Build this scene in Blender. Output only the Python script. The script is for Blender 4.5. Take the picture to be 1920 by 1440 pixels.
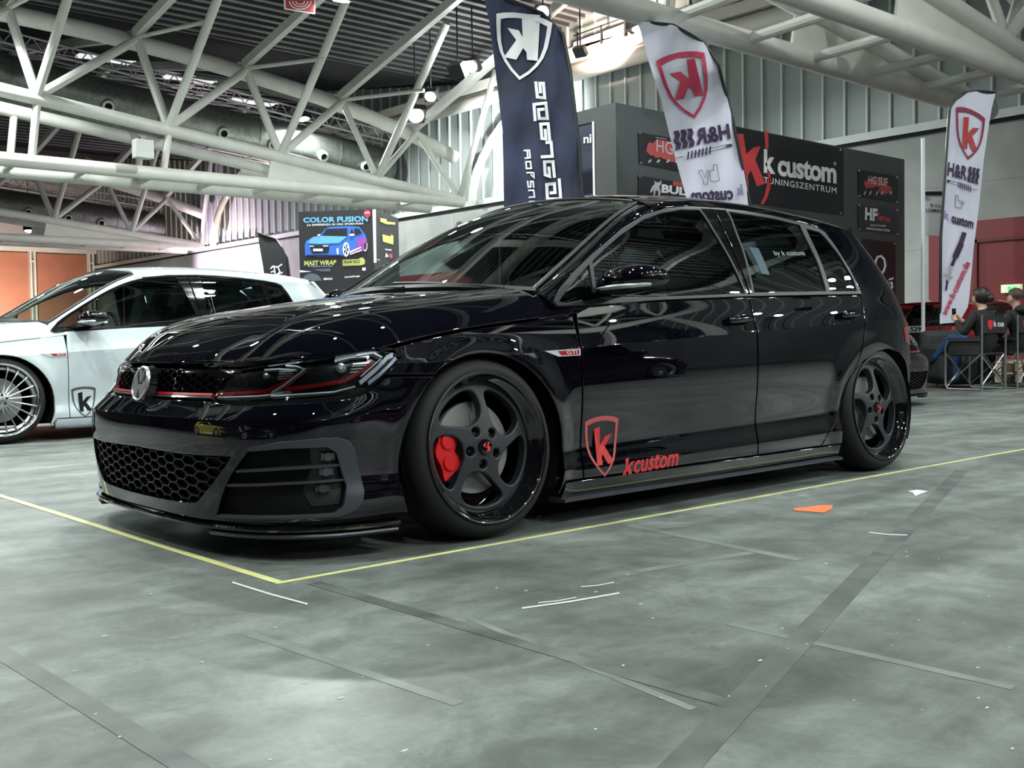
import bpy, bmesh, math, random
import numpy as np
from mathutils import Vector, Matrix
from mathutils.geometry import delaunay_2d_cdt
PI = math.pi
for o in list(bpy.data.objects): bpy.data.objects.remove(o)
SC = bpy.context.scene
COL = SC.collection
random.seed(4)
RNG = np.random.RandomState(7)
# ---------------------------------------------------------------- camera
FPX, CAM, YAW, PIT, ROL = 2002.9, np.array([-2.399, -3.766, .695]), .7210, -.0400, -.0160
_F = np.array([math.sin(YAW)*math.cos(PIT), math.cos(YAW)*math.cos(PIT), math.sin(PIT)])
_R0 = np.array([math.cos(YAW), -math.sin(YAW), 0.]); _U0 = np.cross(_R0, _F)
_R = _R0*math.cos(ROL)+_U0*math.sin(ROL); _U = -_R0*math.sin(ROL)+_U0*math.cos(ROL)
cd = bpy.data.cameras.new('camera'); cam = bpy.data.objects.new('camera', cd); COL.objects.link(cam)
cd.sensor_width = 36; cd.lens = FPX/1920*36; cd.clip_start = .05; cd.clip_end = 300
M = Matrix.Identity(4)
for i in range(3):
    M[i][0], M[i][1], M[i][2], M[i][3] = _R[i], _U[i], -_F[i], CAM[i]
cam.matrix_world = M
SC.camera = cam
def _ray(u, v): return _F+_R*(u-960)/FPX-_U*(v-720)/FPX
def onY(u, v, y): d = _ray(u, v); return CAM+(y-CAM[1])/d[1]*d
def onX(u, v, x): d = _ray(u, v); return CAM+(x-CAM[0])/d[0]*d
def onZ(u, v, z): d = _ray(u, v); return CAM+(z-CAM[2])/d[2]*d
def atd(u, v, D): return CAM+D*_ray(u, v)
# ---------------------------------------------------------------- world, exposure
SC.view_settings.view_transform = 'Standard'; SC.view_settings.look = 'None'
SC.view_settings.gamma = 1; SC.view_settings.use_curve_mapping = False
SC.view_settings.exposure = 0.62
w = bpy.data.worlds.new('world'); SC.world = w; w.use_nodes = True
w.node_tree.nodes['Background'].inputs[0].default_value = (.55, .62, .62, 1)
w.node_tree.nodes['Background'].inputs[1].default_value = .10
try:
    SC.cycles.max_bounces = 8; SC.cycles.diffuse_bounces = 3; SC.cycles.glossy_bounces = 4
    SC.cycles.transparent_max_bounces = 12; SC.cycles.transmission_bounces = 6
    SC.cycles.sample_clamp_indirect = 6; SC.cycles.caustics_reflective = False; SC.cycles.caustics_refractive = False
    SC.cycles.use_denoising = True
except Exception: pass
# large soft hall lighting: rows of high-bay lamps under the roof
def area(loc, size, power, col=(.93, 1, .96), rot=(0, 0, 0), name='bay_light'):
    l = bpy.data.lights.new(name, 'AREA'); l.shape = 'DISK'; l.size = size; l.energy = power; l.color = col
    o = bpy.data.objects.new(name, l); COL.objects.link(o); o.location = loc; o.rotation_euler = rot
    return o
# ---------------------------------------------------------------- tags
def tag(o, label=None, cat=None, group=None, kind=None):
    if label: o['label'] = label
    if cat: o['category'] = cat
    if group: o['group'] = group
    if kind: o['kind'] = kind
    return o
def empty(name, loc=(0, 0, 0), rz=0, parent=None):
    o = bpy.data.objects.new(name, None); COL.objects.link(o); o.location = loc; o.rotation_euler = (0, 0, rz)
    o.empty_display_size = .1
    if parent: o.parent = parent
    return o
# ---------------------------------------------------------------- materials
MT = {}
def mat(name, col, rough=.5, metal=0., spec=.5, coat=0., coat_r=.03, emit=None, es=1., sheen=0., alpha=None, noise=None, bump=None):
    if name in MT: return MT[name]
    m = bpy.data.materials.new(name); m.use_nodes = True; nt = m.node_tree; b = nt.nodes['Principled BSDF']
    b.inputs['Base Color'].default_value = (*col, 1); b.inputs['Roughness'].default_value = rough
    b.inputs['Metallic'].default_value = metal; b.inputs['Specular IOR Level'].default_value = spec
    b.inputs['Coat Weight'].default_value = coat; b.inputs['Coat Roughness'].default_value = coat_r
    if sheen: b.inputs['Sheen Weight'].default_value = sheen
    if emit: b.inputs['Emission Color'].default_value = (*emit, 1); b.inputs['Emission Strength'].default_value = es
    if noise:      # (scale, amount): subtle procedural tone variation
        tc = nt.nodes.new('ShaderNodeTexCoord'); n = nt.nodes.new('ShaderNodeTexNoise'); n.inputs['Scale'].default_value = noise[0]; n.inputs['Detail'].default_value = 6
        r = nt.nodes.new('ShaderNodeMapRange'); r.inputs['To Min'].default_value = 1-noise[1]; r.inputs['To Max'].default_value = 1+noise[1]
        r.inputs['From Min'].default_value = .3; r.inputs['From Max'].default_value = .7
        mx = nt.nodes.new('ShaderNodeVectorMath'); mx.operation = 'SCALE'; mx.inputs[0].default_value = col
        nt.links.new(tc.outputs['Object'], n.inputs['Vector']); nt.links.new(n.outputs['Fac'], r.inputs['Value'])
        nt.links.new(r.outputs['Result'], mx.inputs['Scale']); nt.links.new(mx.outputs[0], b.inputs['Base Color'])
    if bump:
        n = nt.nodes.new('ShaderNodeTexNoise'); n.inputs['Scale'].default_value = bump[0]
        bp = nt.nodes.new('ShaderNodeBump'); bp.inputs['Strength'].default_value = bump[1]; bp.inputs['Distance'].default_value = .01
        nt.links.new(n.outputs['Fac'], bp.inputs['Height']); nt.links.new(bp.outputs['Normal'], b.inputs['Normal'])
    MT[name] = m
    return m
def glass(name, tint, fres=1.5, rough=0.):
    m = bpy.data.materials.new(name); m.use_nodes = True; nt = m.node_tree; nt.nodes.clear()
    o = nt.nodes.new('ShaderNodeOutputMaterial'); t = nt.nodes.new('ShaderNodeBsdfTransparent'); t.inputs[0].default_value = (*tint, 1)
    g = nt.nodes.new('ShaderNodeBsdfGlossy'); g.inputs['Roughness'].default_value = rough; g.inputs[0].default_value = (.95, 1, 1, 1)
    f = nt.nodes.new('ShaderNodeFresnel'); f.inputs[0].default_value = fres; mx = nt.nodes.new('ShaderNodeMixShader')
    nt.links.new(f.outputs[0], mx.inputs[0]); nt.links.new(t.outputs[0], mx.inputs[1]); nt.links.new(g.outputs[0], mx.inputs[2]); nt.links.new(mx.outputs[0], o.inputs[0])
    MT[name] = m
    return m
PAINT = mat('black_paint', (.0014, .0014, .0036), .2, 0, .0, 1., .008); PAINT.node_tree.nodes['Principled BSDF'].inputs['Coat IOR'].default_value = 1.66
GLOSS = mat('gloss_black', (.004, .004, .005), .06, 0, .5, .6, .02)
SATIN = mat('satin_black_plastic', (.012, .013, .014), .42)
MATTE = mat('matte_black', (.006, .006, .007), .75, spec=.2)
TRIM = mat('window_trim_dark_grey', (.020, .021, .024), .48)
GREYB = mat('satin_grey_blade', (.055, .06, .075), .38, .3)
CHROME = mat('chrome', (.85, .88, .9), .08, 1.)
RED = mat('red_trim', (.42, .008, .012), .3, coat=.5)
VINYL = mat('red_vinyl', (.62, .03, .035), .45)
RUBBER = mat('tyre_rubber', (.010, .010, .011), .62, spec=.35)
RIMF = mat('matte_graphite_wheel', (.030, .034, .040), .42, .35, bump=(90, .05))
RIML = mat('gloss_black_rim_lip', (.006, .006, .008), .05, .2, .6, 1., .01)
CALI = mat('red_caliper', (.62, .012, .016), .28, coat=.6)
DISC = mat('brake_disc_steel', (.26, .26, .25), .45, .4)
WHITE = mat('white_print', (.8, .8, .82), .5)
SILV = mat('lamp_reflector_silver', (.75, .8, .82), .3, .6)
DRL = mat('lamp_light_guide', (.85, .9, .95), .35, 0.)
SEATM = mat('dark_seat_fabric', (.02, .02, .022), .8, noise=(40, .3))
WINS = glass('windscreen_glass', (.66, .76, .73), 1.55)
TINT = glass('tinted_side_glass', (.10, .15, .15), 1.85)
GTINT = glass('green_tinted_front_glass', (.22, .30, .29), 1.8)
CLEARG = glass('clear_green_side_glass', (.72, .84, .81), 1.5)
LENS = glass('clear_lamp_lens', (.82, .84, .86), 1.42)
# ---------------------------------------------------------------- mesh builder
def link_mesh(name, me, m, parent=None):
    o = bpy.data.objects.new(name, me); COL.objects.link(o)
    if not me.materials: me.materials.append(None)
    ms = m if isinstance(m, (list, tuple)) else [m]
    while len(me.materials) < len(ms): me.materials.append(None)
    for i, mm in enumerate(ms):
        o.material_slots[i].link = 'OBJECT'; o.material_slots[i].material = mm
    if parent: o.parent = parent
    return o
class MB:
    """collects simple shapes and links them as one mesh object"""
    def __init__(s): s.v = []; s.f = []; s.mi = []; s.cur = 0
    def add(s, V, F):
        b = len(s.v); s.v += [tuple(map(float, p)) for p in V]; s.f += [tuple(b+i for i in f) for f in F]; s.mi += [s.cur]*len(F); return s
    def box(s, c, d, R=None):
        c = np.array(c, float); V = []
        for z in (-.5, .5):
            for x, y in ((-.5, -.5), (.5, -.5), (.5, .5), (-.5, .5)):
                p = np.array([x*d[0], y*d[1], z*d[2]]); V.append(c+(np.array(R) @ p if R is not None else p))
        return s.add(V, [(3, 2, 1, 0), (4, 5, 6, 7), (0, 1, 5, 4), (1, 2, 6, 5), (2, 3, 7, 6), (3, 0, 4, 7)])
    def bx(s, x0, x1, y0, y1, z0, z1): return s.box(((x0+x1)/2, (y0+y1)/2, (z0+z1)/2), (abs(x1-x0), abs(y1-y0), abs(z1-z0)))
    def tube(s, pts, r, n=10, cap=True):
        P = [np.array(p, float) for p in pts]; rr = r if hasattr(r, '__len__') else [r]*len(P); V = []; F = []
        ref = np.array([0, 0, 1.]); prev = None
        for i, p in enumerate(P):
            t = P[min(i+1, len(P)-1)]-P[max(i-1, 0)]; t = t/(np.linalg.norm(t)+1e-9)
            a = np.cross(t, ref) if prev is None else prev-t*(prev @ t)
            if np.linalg.norm(a) < 1e-3: a = np.cross(t, np.array([1., 0, 0]))
            a = a/np.linalg.norm(a); prev = a; b = np.cross(t, a)
            V += [p+rr[i]*(a*math.cos(2*PI*k/n)+b*math.sin(2*PI*k/n)) for k in range(n)]
        for i in range(len(P)-1):
            for k in range(n): F.append((i*n+k, i*n+(k+1) % n, (i+1)*n+(k+1) % n, (i+1)*n+k))
        if cap: F.append(tuple(range(n))[::-1]); F.append(tuple((len(P)-1)*n+k for k in range(n)))
        return s.add(V, F)
    def beam(s, a, b, w, h):
        """rectangular bar from a to b, w wide sideways, h high"""
        a = np.array(a, float); b = np.array(b, float); t = b-a; L = np.linalg.norm(t); t /= L
        x = np.cross(t, [0, 0, 1.])
        if np.linalg.norm(x) < 1e-3: x = np.array([1., 0, 0])
        x /= np.linalg.norm(x); z = np.cross(x, t)
        return s.box((a+b)/2, (w, L, h), np.stack([x, t, z], 1))
    def lathe(s, prof, n=64, axis='y', c=(0, 0, 0), a0=0, a1=2*PI):
        """prof: (radius, offset along the axis)"""
        V = []; F = []; full = abs(a1-a0-2*PI) < 1e-6; m = n if full else n+1; k = len(prof)
        for i in range(m):
            a = a0+(a1-a0)*i/n; ca, sa = math.cos(a), math.sin(a)
            for r, h in prof:
                p = (r*ca, h, r*sa) if axis == 'y' else (r*ca, r*sa, h) if axis == 'z' else (h, r*ca, r*sa)
                V.append((p[0]+c[0], p[1]+c[1], p[2]+c[2]))
        for i in range(n):
            j = (i+1) % m
            for q in range(k-1): F.append((i*k+q, i*k+q+1, j*k+q+1, j*k+q))
        return s.add(V, F)
    def prism(s, poly, h0, h1, fn):
        """polygon (a,b) extruded between h0 and h1; fn(a,b,h) gives the point"""
        n = len(poly); V = [fn(a, b, h0) for a, b in poly]+[fn(a, b, h1) for a, b in poly]
        tr = tri(poly)
        F = [tuple(reversed(t)) for t in tr]+[tuple(i+n for i in t) for t in tr]+[(i, (i+1) % n, (i+1) % n+n, i+n) for i in range(n)]
        return s.add(V, F)
    def mesh(s, name, ang=35, smooth=True):
        me = bpy.data.meshes.new(name); me.from_pydata(s.v, [], s.f)
        if any(s.mi): me.polygons.foreach_set('material_index', s.mi)
        bm = bmesh.new(); bm.from_mesh(me); bmesh.ops.remove_doubles(bm, verts=bm.verts, dist=1e-5); bmesh.ops.recalc_face_normals(bm, faces=bm.faces); bm.to_mesh(me); bm.free()
        if smooth:
            me.polygons.foreach_set('use_smooth', [True]*len(me.polygons)); me.set_sharp_from_angle(angle=math.radians(ang))
        me.update(); return me
    def build(s, name, m, parent=None, ang=35, smooth=True, bevel=0):
        mi = max(s.mi) if s.mi else 0
        me = s.mesh(name, ang, smooth)
        for _ in range(mi+1): me.materials.append(None)
        o = link_mesh(name, me, m, parent)
        if bevel:
            bv = o.modifiers.new('bevel', 'BEVEL'); bv.width = bevel; bv.segments = 2; bv.limit_method = 'ANGLE'
        return o
def area2(P): P = np.asarray(P); x, y = P[:, 0], P[:, 1]; return .5*np.sum(x*np.roll(y, -1)-np.roll(x, -1)*y)
def tri(poly):
    from mathutils.geometry import tessellate_polygon
    return [tuple(t) for t in tessellate_polygon([[Vector((a, b, 0)) for a, b in poly]])]
def inpoly(P, poly):
    P = np.asarray(P); x, y = P[:, 0], P[:, 1]; c = np.zeros(len(P), bool); n = len(poly)
    for i in range(n):
        x1, y1 = poly[i]; x2, y2 = poly[(i+1) % n]
        if y1 == y2: continue
        c ^= ((y1 > y) != (y2 > y)) & (x < (x2-x1)*(y-y1)/(y2-y1)+x1)
    return c
def resamp(poly, st):
    out = []
    n = len(poly)
    for i in range(n):
        a = np.array(poly[i], float); b = np.array(poly[(i+1) % n], float); k = max(1, int(math.ceil(np.linalg.norm(b-a)/st)))
        out += [a+(b-a)*j/k for j in range(k)]
    return np.array(out)
def inset(P, d, ccw=True):
    P = np.asarray(P, float); n = len(P); e = np.roll(P, -1, 0)-P; L = np.linalg.norm(e, axis=1, keepdims=True)+1e-9; e /= L
    nn = np.stack([-e[:, 1], e[:, 0]], 1)*(1 if ccw else -1)
    m = nn+np.roll(nn, 1, 0); l2 = (m**2).sum(1, keepdims=True); m = m*2/np.maximum(l2, .8)
    return P+m*d*.5*1.0 if False else P+m*d
def smoothpoly(P, it=2, keep=()):
    """Chaikin rounding of a closed polygon"""
    P = [np.array(p, float) for p in P]
    for _ in range(it):
        Q = []
        for i in range(len(P)):
            a, b = P[i], P[(i+1) % len(P)]; Q += [.75*a+.25*b, .25*a+.75*b]
        P = Q
    return [tuple(p) for p in P]
class Geo:
    def __init__(s): s.V = []; s.F = []; s.N = []; s.n = 0
    def add(s, V, F, LN):
        s.V.append(np.asarray(V)); s.F += [tuple(int(i)+s.n for i in f) for f in F]; s.N.append(np.asarray(LN)); s.n += len(V)
    def mirror(s, join=True):
        V = np.concatenate(s.V); N = np.concatenate(s.N); F = s.F; k = 0; N2 = []
        F2 = []
        for f in F:
            m = len(f); N2.append(N[k:k+m][::-1]); k += m; F2.append(tuple(reversed(f)))
        N2 = np.concatenate(N2)*[1, -1, 1]; V2 = V*[1, -1, 1]
        g = Geo()
        if join: g.V = [V]; g.F = list(F); g.N = [N]; g.n = len(V)
        g.add(V2, F2, N2); return g
    def mesh(s, name):
        me = bpy.data.meshes.new(name); V = np.concatenate(s.V); me.from_pydata(V.tolist(), [], s.F)
        me.polygons.foreach_set('use_smooth', [True]*len(me.polygons))
        me.normals_split_custom_set(np.concatenate(s.N).tolist()); me.materials.append(None); me.update(); return me
def fnorm(f, A, B, sg=1, h=2e-4):
    da = f(A+h, B)-f(A-h, B); db = f(A, B+h)-f(A, B-h); n = np.cross(da, db)*sg
    return n/(np.linalg.norm(n, axis=-1, keepdims=True)+1e-12)
def panel(f, poly, holes=(), st=.02, gap=.0025, th=.014, bev=.003, sg=1, lines=(), g=None, off=0., rim=True, snap=None):
    """patch of the surface f(a,b) cut to an outline in (a,b), with a rounded edge folded inwards"""
    g = g or Geo(); ff = (lambda a, b: f(a, b)) if not off else (lambda a, b: f(a, b)+off*fnorm(f, a, b, sg))
    loops = []
    for k, p in enumerate([poly]+list(holes)):
        p = resamp(p, st); ccw = area2(p) > 0
        if k == 0 and not ccw: p = p[::-1]
        if k > 0 and ccw: p = p[::-1]
        i0, i1 = inset(p, gap+bev), inset(p, gap)
        if snap is not None:      # keep the centre-line edge open so both halves meet
            m = p[:, 0] <= snap+2e-3; i0[m, 0] = snap; i1[m, 0] = snap
        loops.append((i0, i1))
    pts = np.concatenate([l[0] for l in loops]); ed = []; b = 0
    for l in loops:
        n = len(l[0]); ed += [(b+i, b+(i+1) % n) for i in range(n)]; b += n
    lo, hi = loops[0][0].min(0), loops[0][0].max(0)
    ys = np.arange(lo[1]+st*.5, hi[1], st*.866); gr = []
    for j, y in enumerate(ys):
        xs = np.arange(lo[0]+(st*.5 if j % 2 else st*.25), hi[0], st); gr.append(np.stack([xs, np.full(len(xs), y)], 1))
    extra = []
    for L in lines:   # crease lines (a,b) polylines
        q = []
        for i in range(len(L)-1):
            a_, b_ = np.array(L[i]), np.array(L[i+1]); k = max(1, int(np.linalg.norm(b_-a_)/st)); q += [a_+(b_-a_)*t/k for t in range(k)]
        q.append(np.array(L[-1])); extra.append(np.array(q))
    if gr:
        G = np.concatenate(gr)
        def okp(G, r):
            ok = inpoly(G, loops[0][0])
            for l in loops[1:]: ok &= ~inpoly(G, l[0])
            D = np.full(len(G), 9.)
            for i in range(0, len(pts), 200): D = np.minimum(D, np.linalg.norm(G[:, None]-pts[None, i:i+200], axis=2).min(1))
            return ok & (D > r)
        G = G[okp(G, st*.45)] if len(G) else G
        for q in extra:
            if len(G): G = G[np.linalg.norm(G[:, None]-q[None], axis=2).min(1) > st*.35]
        for q in extra:
            kk = okp(q, st*.2); idx = len(pts)+len(G)
            qs = q[kk]; m = np.nonzero(kk)[0]
            G = np.concatenate([G, qs]) if len(qs) else G
            for i in range(len(m)-1):
                if m[i+1] == m[i]+1: ed.append((idx+i, idx+i+1))
        allp = np.concatenate([pts, G])
    else: allp = pts
    r = delaunay_2d_cdt([Vector((float(p[0]), float(p[1]))) for p in allp], ed, [], 0, 1e-7)
    A = np.array([(v.x, v.y) for v in r[0]]); T = np.array([tuple(t) for t in r[2]])
    c = A[T].mean(1); ok = inpoly(c, loops[0][0])
    for l in loops[1:]: ok &= ~inpoly(c, l[0])
    ar = np.array([abs(area2(A[t])) for t in T]); ok &= ar > 1e-9
    T = T[ok]; c = c[ok]
    # orient
    sgn = np.array([area2(A[t]) for t in T]); T[sgn < 0] = T[sgn < 0][:, ::-1]
    V = ff(A[:, 0], A[:, 1])
    L = A[T].reshape(-1, 2)*.94+np.repeat(c, 3, 0)*.06
    LN = fnorm(f, L[:, 0], L[:, 1], sg)
    if sg < 0: T = T[:, ::-1]; LN = LN.reshape(-1, 3, 3)[:, ::-1].reshape(-1, 3)
    g.add(V, T.tolist(), LN)
    if rim:
        for P0, P1 in loops:
            n = len(P0); N0 = fnorm(f, P0[:, 0], P0[:, 1], sg); N1 = fnorm(f, P1[:, 0], P1[:, 1], sg)
            X0 = ff(P0[:, 0], P0[:, 1]); X1r = ff(P1[:, 0], P1[:, 1]); O = X1r-X0; O -= N0*(O*N0).sum(1, keepdims=True); O /= np.linalg.norm(O, axis=1, keepdims=True)+1e-9
            X1 = X1r-N1*bev*.6; X2 = X1r-N1*(th+bev); VV = np.concatenate([X0, X1, X2]); F = []; NN = []
            nt = N1+O*1.1; nt /= np.linalg.norm(nt, axis=1, keepdims=True)
            for i in range(n):
                j = (i+1) % n
                if snap is not None and P0[i, 0] == snap and P0[j, 0] == snap: continue
                q = [(i, N0[i]), (i+n, nt[i]), (j+n, nt[j]), (j, N0[j])]; q2 = [(i+n, O[i]), (i+2*n, O[i]), (j+2*n, O[j]), (j+n, O[j])]
                if sg > 0: pass
                else: q = q[::-1]; q2 = q2[::-1]
                F += [tuple(a for a, _ in q), tuple(a for a, _ in q2)]; NN += [b for _, b in q]+[b for _, b in q2]
            g.add(VV, F, NN)
    return g
# ---------------------------------------------------------------- lettering
_tc = {}
def text2d(s, bold=0., shear=0., space=1.):
    """triangles of a line of text scaled to the unit square (x right, y up) and its aspect"""
    k = (s, bold, shear, space)
    if k in _tc: return _tc[k]
    cu = bpy.data.curves.new('t', 'FONT'); cu.body = s; cu.offset = bold; cu.shear = shear; cu.resolution_u = 3; cu.space_character = space
    o = bpy.data.objects.new('t', cu); me = o.to_mesh()
    V = np.array([v.co[:2] for v in me.vertices]); F = [tuple(p.vertices) for p in me.polygons]
    o.to_mesh_clear(); bpy.data.objects.remove(o); bpy.data.curves.remove(cu)
    lo, hi = V.min(0), V.max(0); asp = (hi[0]-lo[0])/(hi[1]-lo[1]); V = (V-lo)/(hi-lo); _tc[k] = (V, F, asp); return _tc[k]
def qmap(TL, TR, BR, BL):
    TL, TR, BR, BL = [np.array(p, float) for p in (TL, TR, BR, BL)]
    return lambda x, y: (TL*(1-x)+TR*x)*y+(BL*(1-x)+BR*x)*(1-y)
def put_text(mb, s, quad, fn, bold=.02, shear=0., space=1.):
    """quad = TL,TR,BR,BL in some 2D frame, fn maps (a,b) to space"""
    V, F, _ = text2d(s, bold, shear, space); q = qmap(*quad)
    mb.add([fn(*q(x, y)) for x, y in V], F)
def put_poly(mb, poly, fn):
    mb.add([fn(a, b) for a, b in poly], tri(poly))
def put_fine(mb, poly, fn, st=6.):
    p = resamp(poly, st); n = len(p); lo, hi = p.min(0), p.max(0); G = np.array([(x, y) for x in np.arange(lo[0]+st/2, hi[0], st) for y in np.arange(lo[1]+st/2, hi[1], st)]).reshape(-1, 2)
    if len(G): G = G[inpoly(G, p)]
    if len(G): G = G[np.linalg.norm(G[:, None]-p[None], axis=2).min(1) > st*.4]
    A = np.concatenate([p, G]) if len(G) else p
    r = delaunay_2d_cdt([Vector((float(a), float(b))) for a, b in A], [(i, (i+1) % n) for i in range(n)], [], 0, 1e-6)
    AA = np.array([(q.x, q.y) for q in r[0]]); T = [tuple(t) for t in r[2]]; ok = inpoly(AA[np.array(T)].mean(1), p)
    mb.add([fn(a, b) for a, b in AA], [t for t, o in zip(T, ok) if o])
def put_ring(mb, outer, inner, fn):
    n = len(outer); mb.add([fn(*p) for p in outer]+[fn(*p) for p in inner], [(i, (i+1) % n, (i+1) % n+n, i+n) for i in range(n)])
SHIELD = [(0, .93), (.13, .965), (.30, .99), (.5, 1), (.70, .99), (.87, .965), (1, .93), (.995, .75), (.975, .55), (.92, .38), (.83, .25), (.69, .12), (.5, 0), (.31, .12), (.17, .25), (.08, .38), (.025, .55), (.005, .75)]
SHIELD_IN = [(.5+(x-.5)*.84, .5+(y-.515)*.87) for x, y in SHIELD]
KGL = [(.27, .80), (.45, .83), (.45, .52), (.62, .66), (.83, .69), (.60, .49), (.82, .22), (.62, .20), (.50, .37), (.45, .32), (.45, .20), (.27, .20)]
# ---------------------------------------------------------------- body surfaces of the hatchback
class Sp:
    """natural cubic spline, linear extrapolation"""
    def __init__(s,x,y):
        x=np.array(x,float);y=np.array(y,float);n=len(x);h=np.diff(x)
        A=np.zeros((n,n));r=np.zeros(n);A[0,0]=A[-1,-1]=1
        for i in range(1,n-1):
            A[i,i-1]=h[i-1];A[i,i]=2*(h[i-1]+h[i]);A[i,i+1]=h[i];r[i]=6*((y[i+1]-y[i])/h[i]-(y[i]-y[i-1])/h[i-1])
        s.x,s.y,s.h,s.m=x,y,h,np.linalg.solve(A,r)
    def __call__(s,q):
        q=np.asarray(q,float);x,y,h,m=s.x,s.y,s.h,s.m
        i=np.clip(np.searchsorted(x,q)-1,0,len(h)-1);qc=np.clip(q,x[0],x[-1])
        a=x[i+1]-qc;b=qc-x[i];H=h[i]
        v=m[i]*a**3/(6*H)+m[i+1]*b**3/(6*H)+(y[i]/H-m[i]*H/6)*a+(y[i+1]/H-m[i+1]*H/6)*b
        d0=(y[1]-y[0])/h[0]-h[0]*m[1]/6;d1=(y[-1]-y[-2])/h[-1]+h[-1]*m[-2]/6
        return v+np.where(q<x[0],(q-x[0])*d0,0)+np.where(q>x[-1],(q-x[-1])*d1,0)
XF=-.20;XR=2.45;SF=1.25;SR=1.35
# front centre profile x(z): below / above the bar crease at z=.478
xf_lo=Sp([.10,.17,.25,.33,.41,.455],[-.862,-.872,-.884,-.892,-.894,-.890])
xf_hi=Sp([.455,.49,.52,.58,.63,.68,.74,.80],[-.890,-.858,-.836,-.814,-.792,-.735,-.62,-.47])
xr_=Sp([.10,.20,.30,.42,.55,.68,.80,.92,1.02,1.12,1.20,1.27,1.33],[3.28,3.33,3.375,3.395,3.40,3.375,3.33,3.255,3.165,3.065,2.98,2.915,2.86])
crz=Sp([-.2,.3,.483,1.6,2.35,3.0],[.63,.655,.665,.72,.755,.775])
belt=Sp([-.2,.3,.483,1.6,2.5,3.2],[.80,.828,.852,.886,.915,.93])
ylo=Sp([.08,.13,.17,.215,.26,.32,.43,.56,.66],[.868,.888,.894,.892,.882,.881,.892,.896,.893])
yup=Sp([0,.5,1.0,1.5,2.2,2.9,3.4,3.75],[.893,.867,.848,.823,.780,.728,.682,.610])
def Yside(x,z):
    c=crz(x);b=belt(x)
    t=(z-c)/(b-c)           # 0 crease .. 1 belt
    h=np.where(t>1,1+(z-b)/.1667,t)   # above belt: ~.1667 m per unit
    lo=ylo(z*.66/c)
    # flared arches
    fl=.0
    return np.where(z<c,lo,yup(h))
PF=2.75
def PFz(z): t=np.clip((z-.44)/.12,0,1);return 3.35-.6*t*t*(3-2*t)
def S(s,z):
    """body wrap; s: <0 front wrap, 0..XR-XF side, beyond: rear wrap. near side (y<0)"""
    s=np.asarray(s,float);z=np.asarray(z,float);s,z=np.broadcast_arrays(s,z)
    side=XR-XF
    a=np.clip(-s/SF,0,1.02)*np.pi/2
    sa,ca=np.sin(a),np.cos(a)
    pf=PFz(z);r=(np.abs(sa)**pf+np.abs(ca)**pf)**(-1/pf)
    xf=np.where(z<.455,xf_lo(z),xf_hi(z))
    # crease of the bumper fades into the corner
    xsm=xf_sm(z)
    w=np.clip((a-.55)/.5,0,1);w=w*w*(3-2*w)
    xf=xsm*(1-w)+xf*w
    xF=XF+(xf-XF)*sa*r
    yw=np.where(s<0,1.,1.)
    # rear
    b=np.clip((s-side)/SR,0,1.02)*np.pi/2
    sb,cb=np.sin(b),np.cos(b)
    PR=3.6
    rr=(np.abs(sb)**PR+np.abs(cb)**PR)**(-1/PR)
    xR=XR+(xr_(z)-XR)*sb*rr
    x=np.where(s<0,xF,np.where(s>side,xR,XF+s))
    y=-Yside(np.clip(x,-.2,3.0),z)*np.where(s<0,ca*r,np.where(s>side,cb*rr,1))
    # slight plan curvature on the side
    xm=np.clip(x,-.2,2.45)
    y=y*(1-.012*((xm-1.2)/1.3)**2*(xm>-9))
    # arch flares
    for ax in (0,2.63):
        d=np.hypot(x-ax,(z-.30))
        y=y-.012*np.exp(-((d-.37)/.06)**2)*(z>.1)*(z<.72)
    return np.stack([x,y,z],-1)
xf_sm=Sp([.10,.2,.32,.45,.56,.64,.72,.80],[-.862,-.876,-.888,-.870,-.818,-.765,-.65,-.47])
zedge=Sp([-.80,-.70,-.6,-.5,-.4,-.33,-.2,0,.3,.48],[.632,.636,.645,.657,.674,.690,.716,.745,.777,.80])
zmain=Sp([-.85,-.80,-.77,-.70,-.62,-.47,-.30,-.1,.1,.3,.5],[.582,.645,.674,.716,.758,.815,.852,.880,.902,.921,.938])
AH,BH=.586,.857
def hrho(x,y):
    u=np.clip(XF-np.asarray(x,float),0,None)/AH
    return (u**PF+(np.abs(y)/BH)**PF)**(1/PF)
def H(x,y):
    """bonnet height"""
    x=np.asarray(x,float);y=np.abs(np.asarray(y,float))
    u=np.clip(XF-x,0,None)/AH;rho=np.maximum(hrho(x,y),1e-6)
    xe=np.where(x<XF,XF-AH*u/rho,x);ye=np.where(x<XF,y/rho,BH)
    cr=lambda q:.030*(q/.68)**2
    D=zmain(xe)-cr(ye)-zedge(xe)
    t=np.clip((rho-.70)/.30,0,None)
    rid=.005*np.exp(-((y-(.50+.12*(x+.8)))/.05)**2)*np.clip((1-rho)/.2,0,1)
    return zmain(x)-cr(y)-D*t**2.6+rid
_ss=np.linspace(-1.25,.9,500);_sz=np.full(500,.68)
for _k in range(60):_sz=.5*_sz+.5*zedge(S(_ss,_sz)[...,0])
def shut(s): return np.interp(np.atleast_1d(np.asarray(s,float)),_ss,_sz)
roofc=Sp([.95,1.05,1.3,1.6,2.0,2.4,2.8,3.0],[1.318,1.350,1.385,1.397,1.395,1.375,1.335,1.305])
def R(x,y):
    x=np.asarray(x,float);y=np.abs(np.asarray(y,float))
    return roofc(x)-.045*(y/.58)**2-.8*np.clip(y-.42,0,None)**2.5
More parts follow.
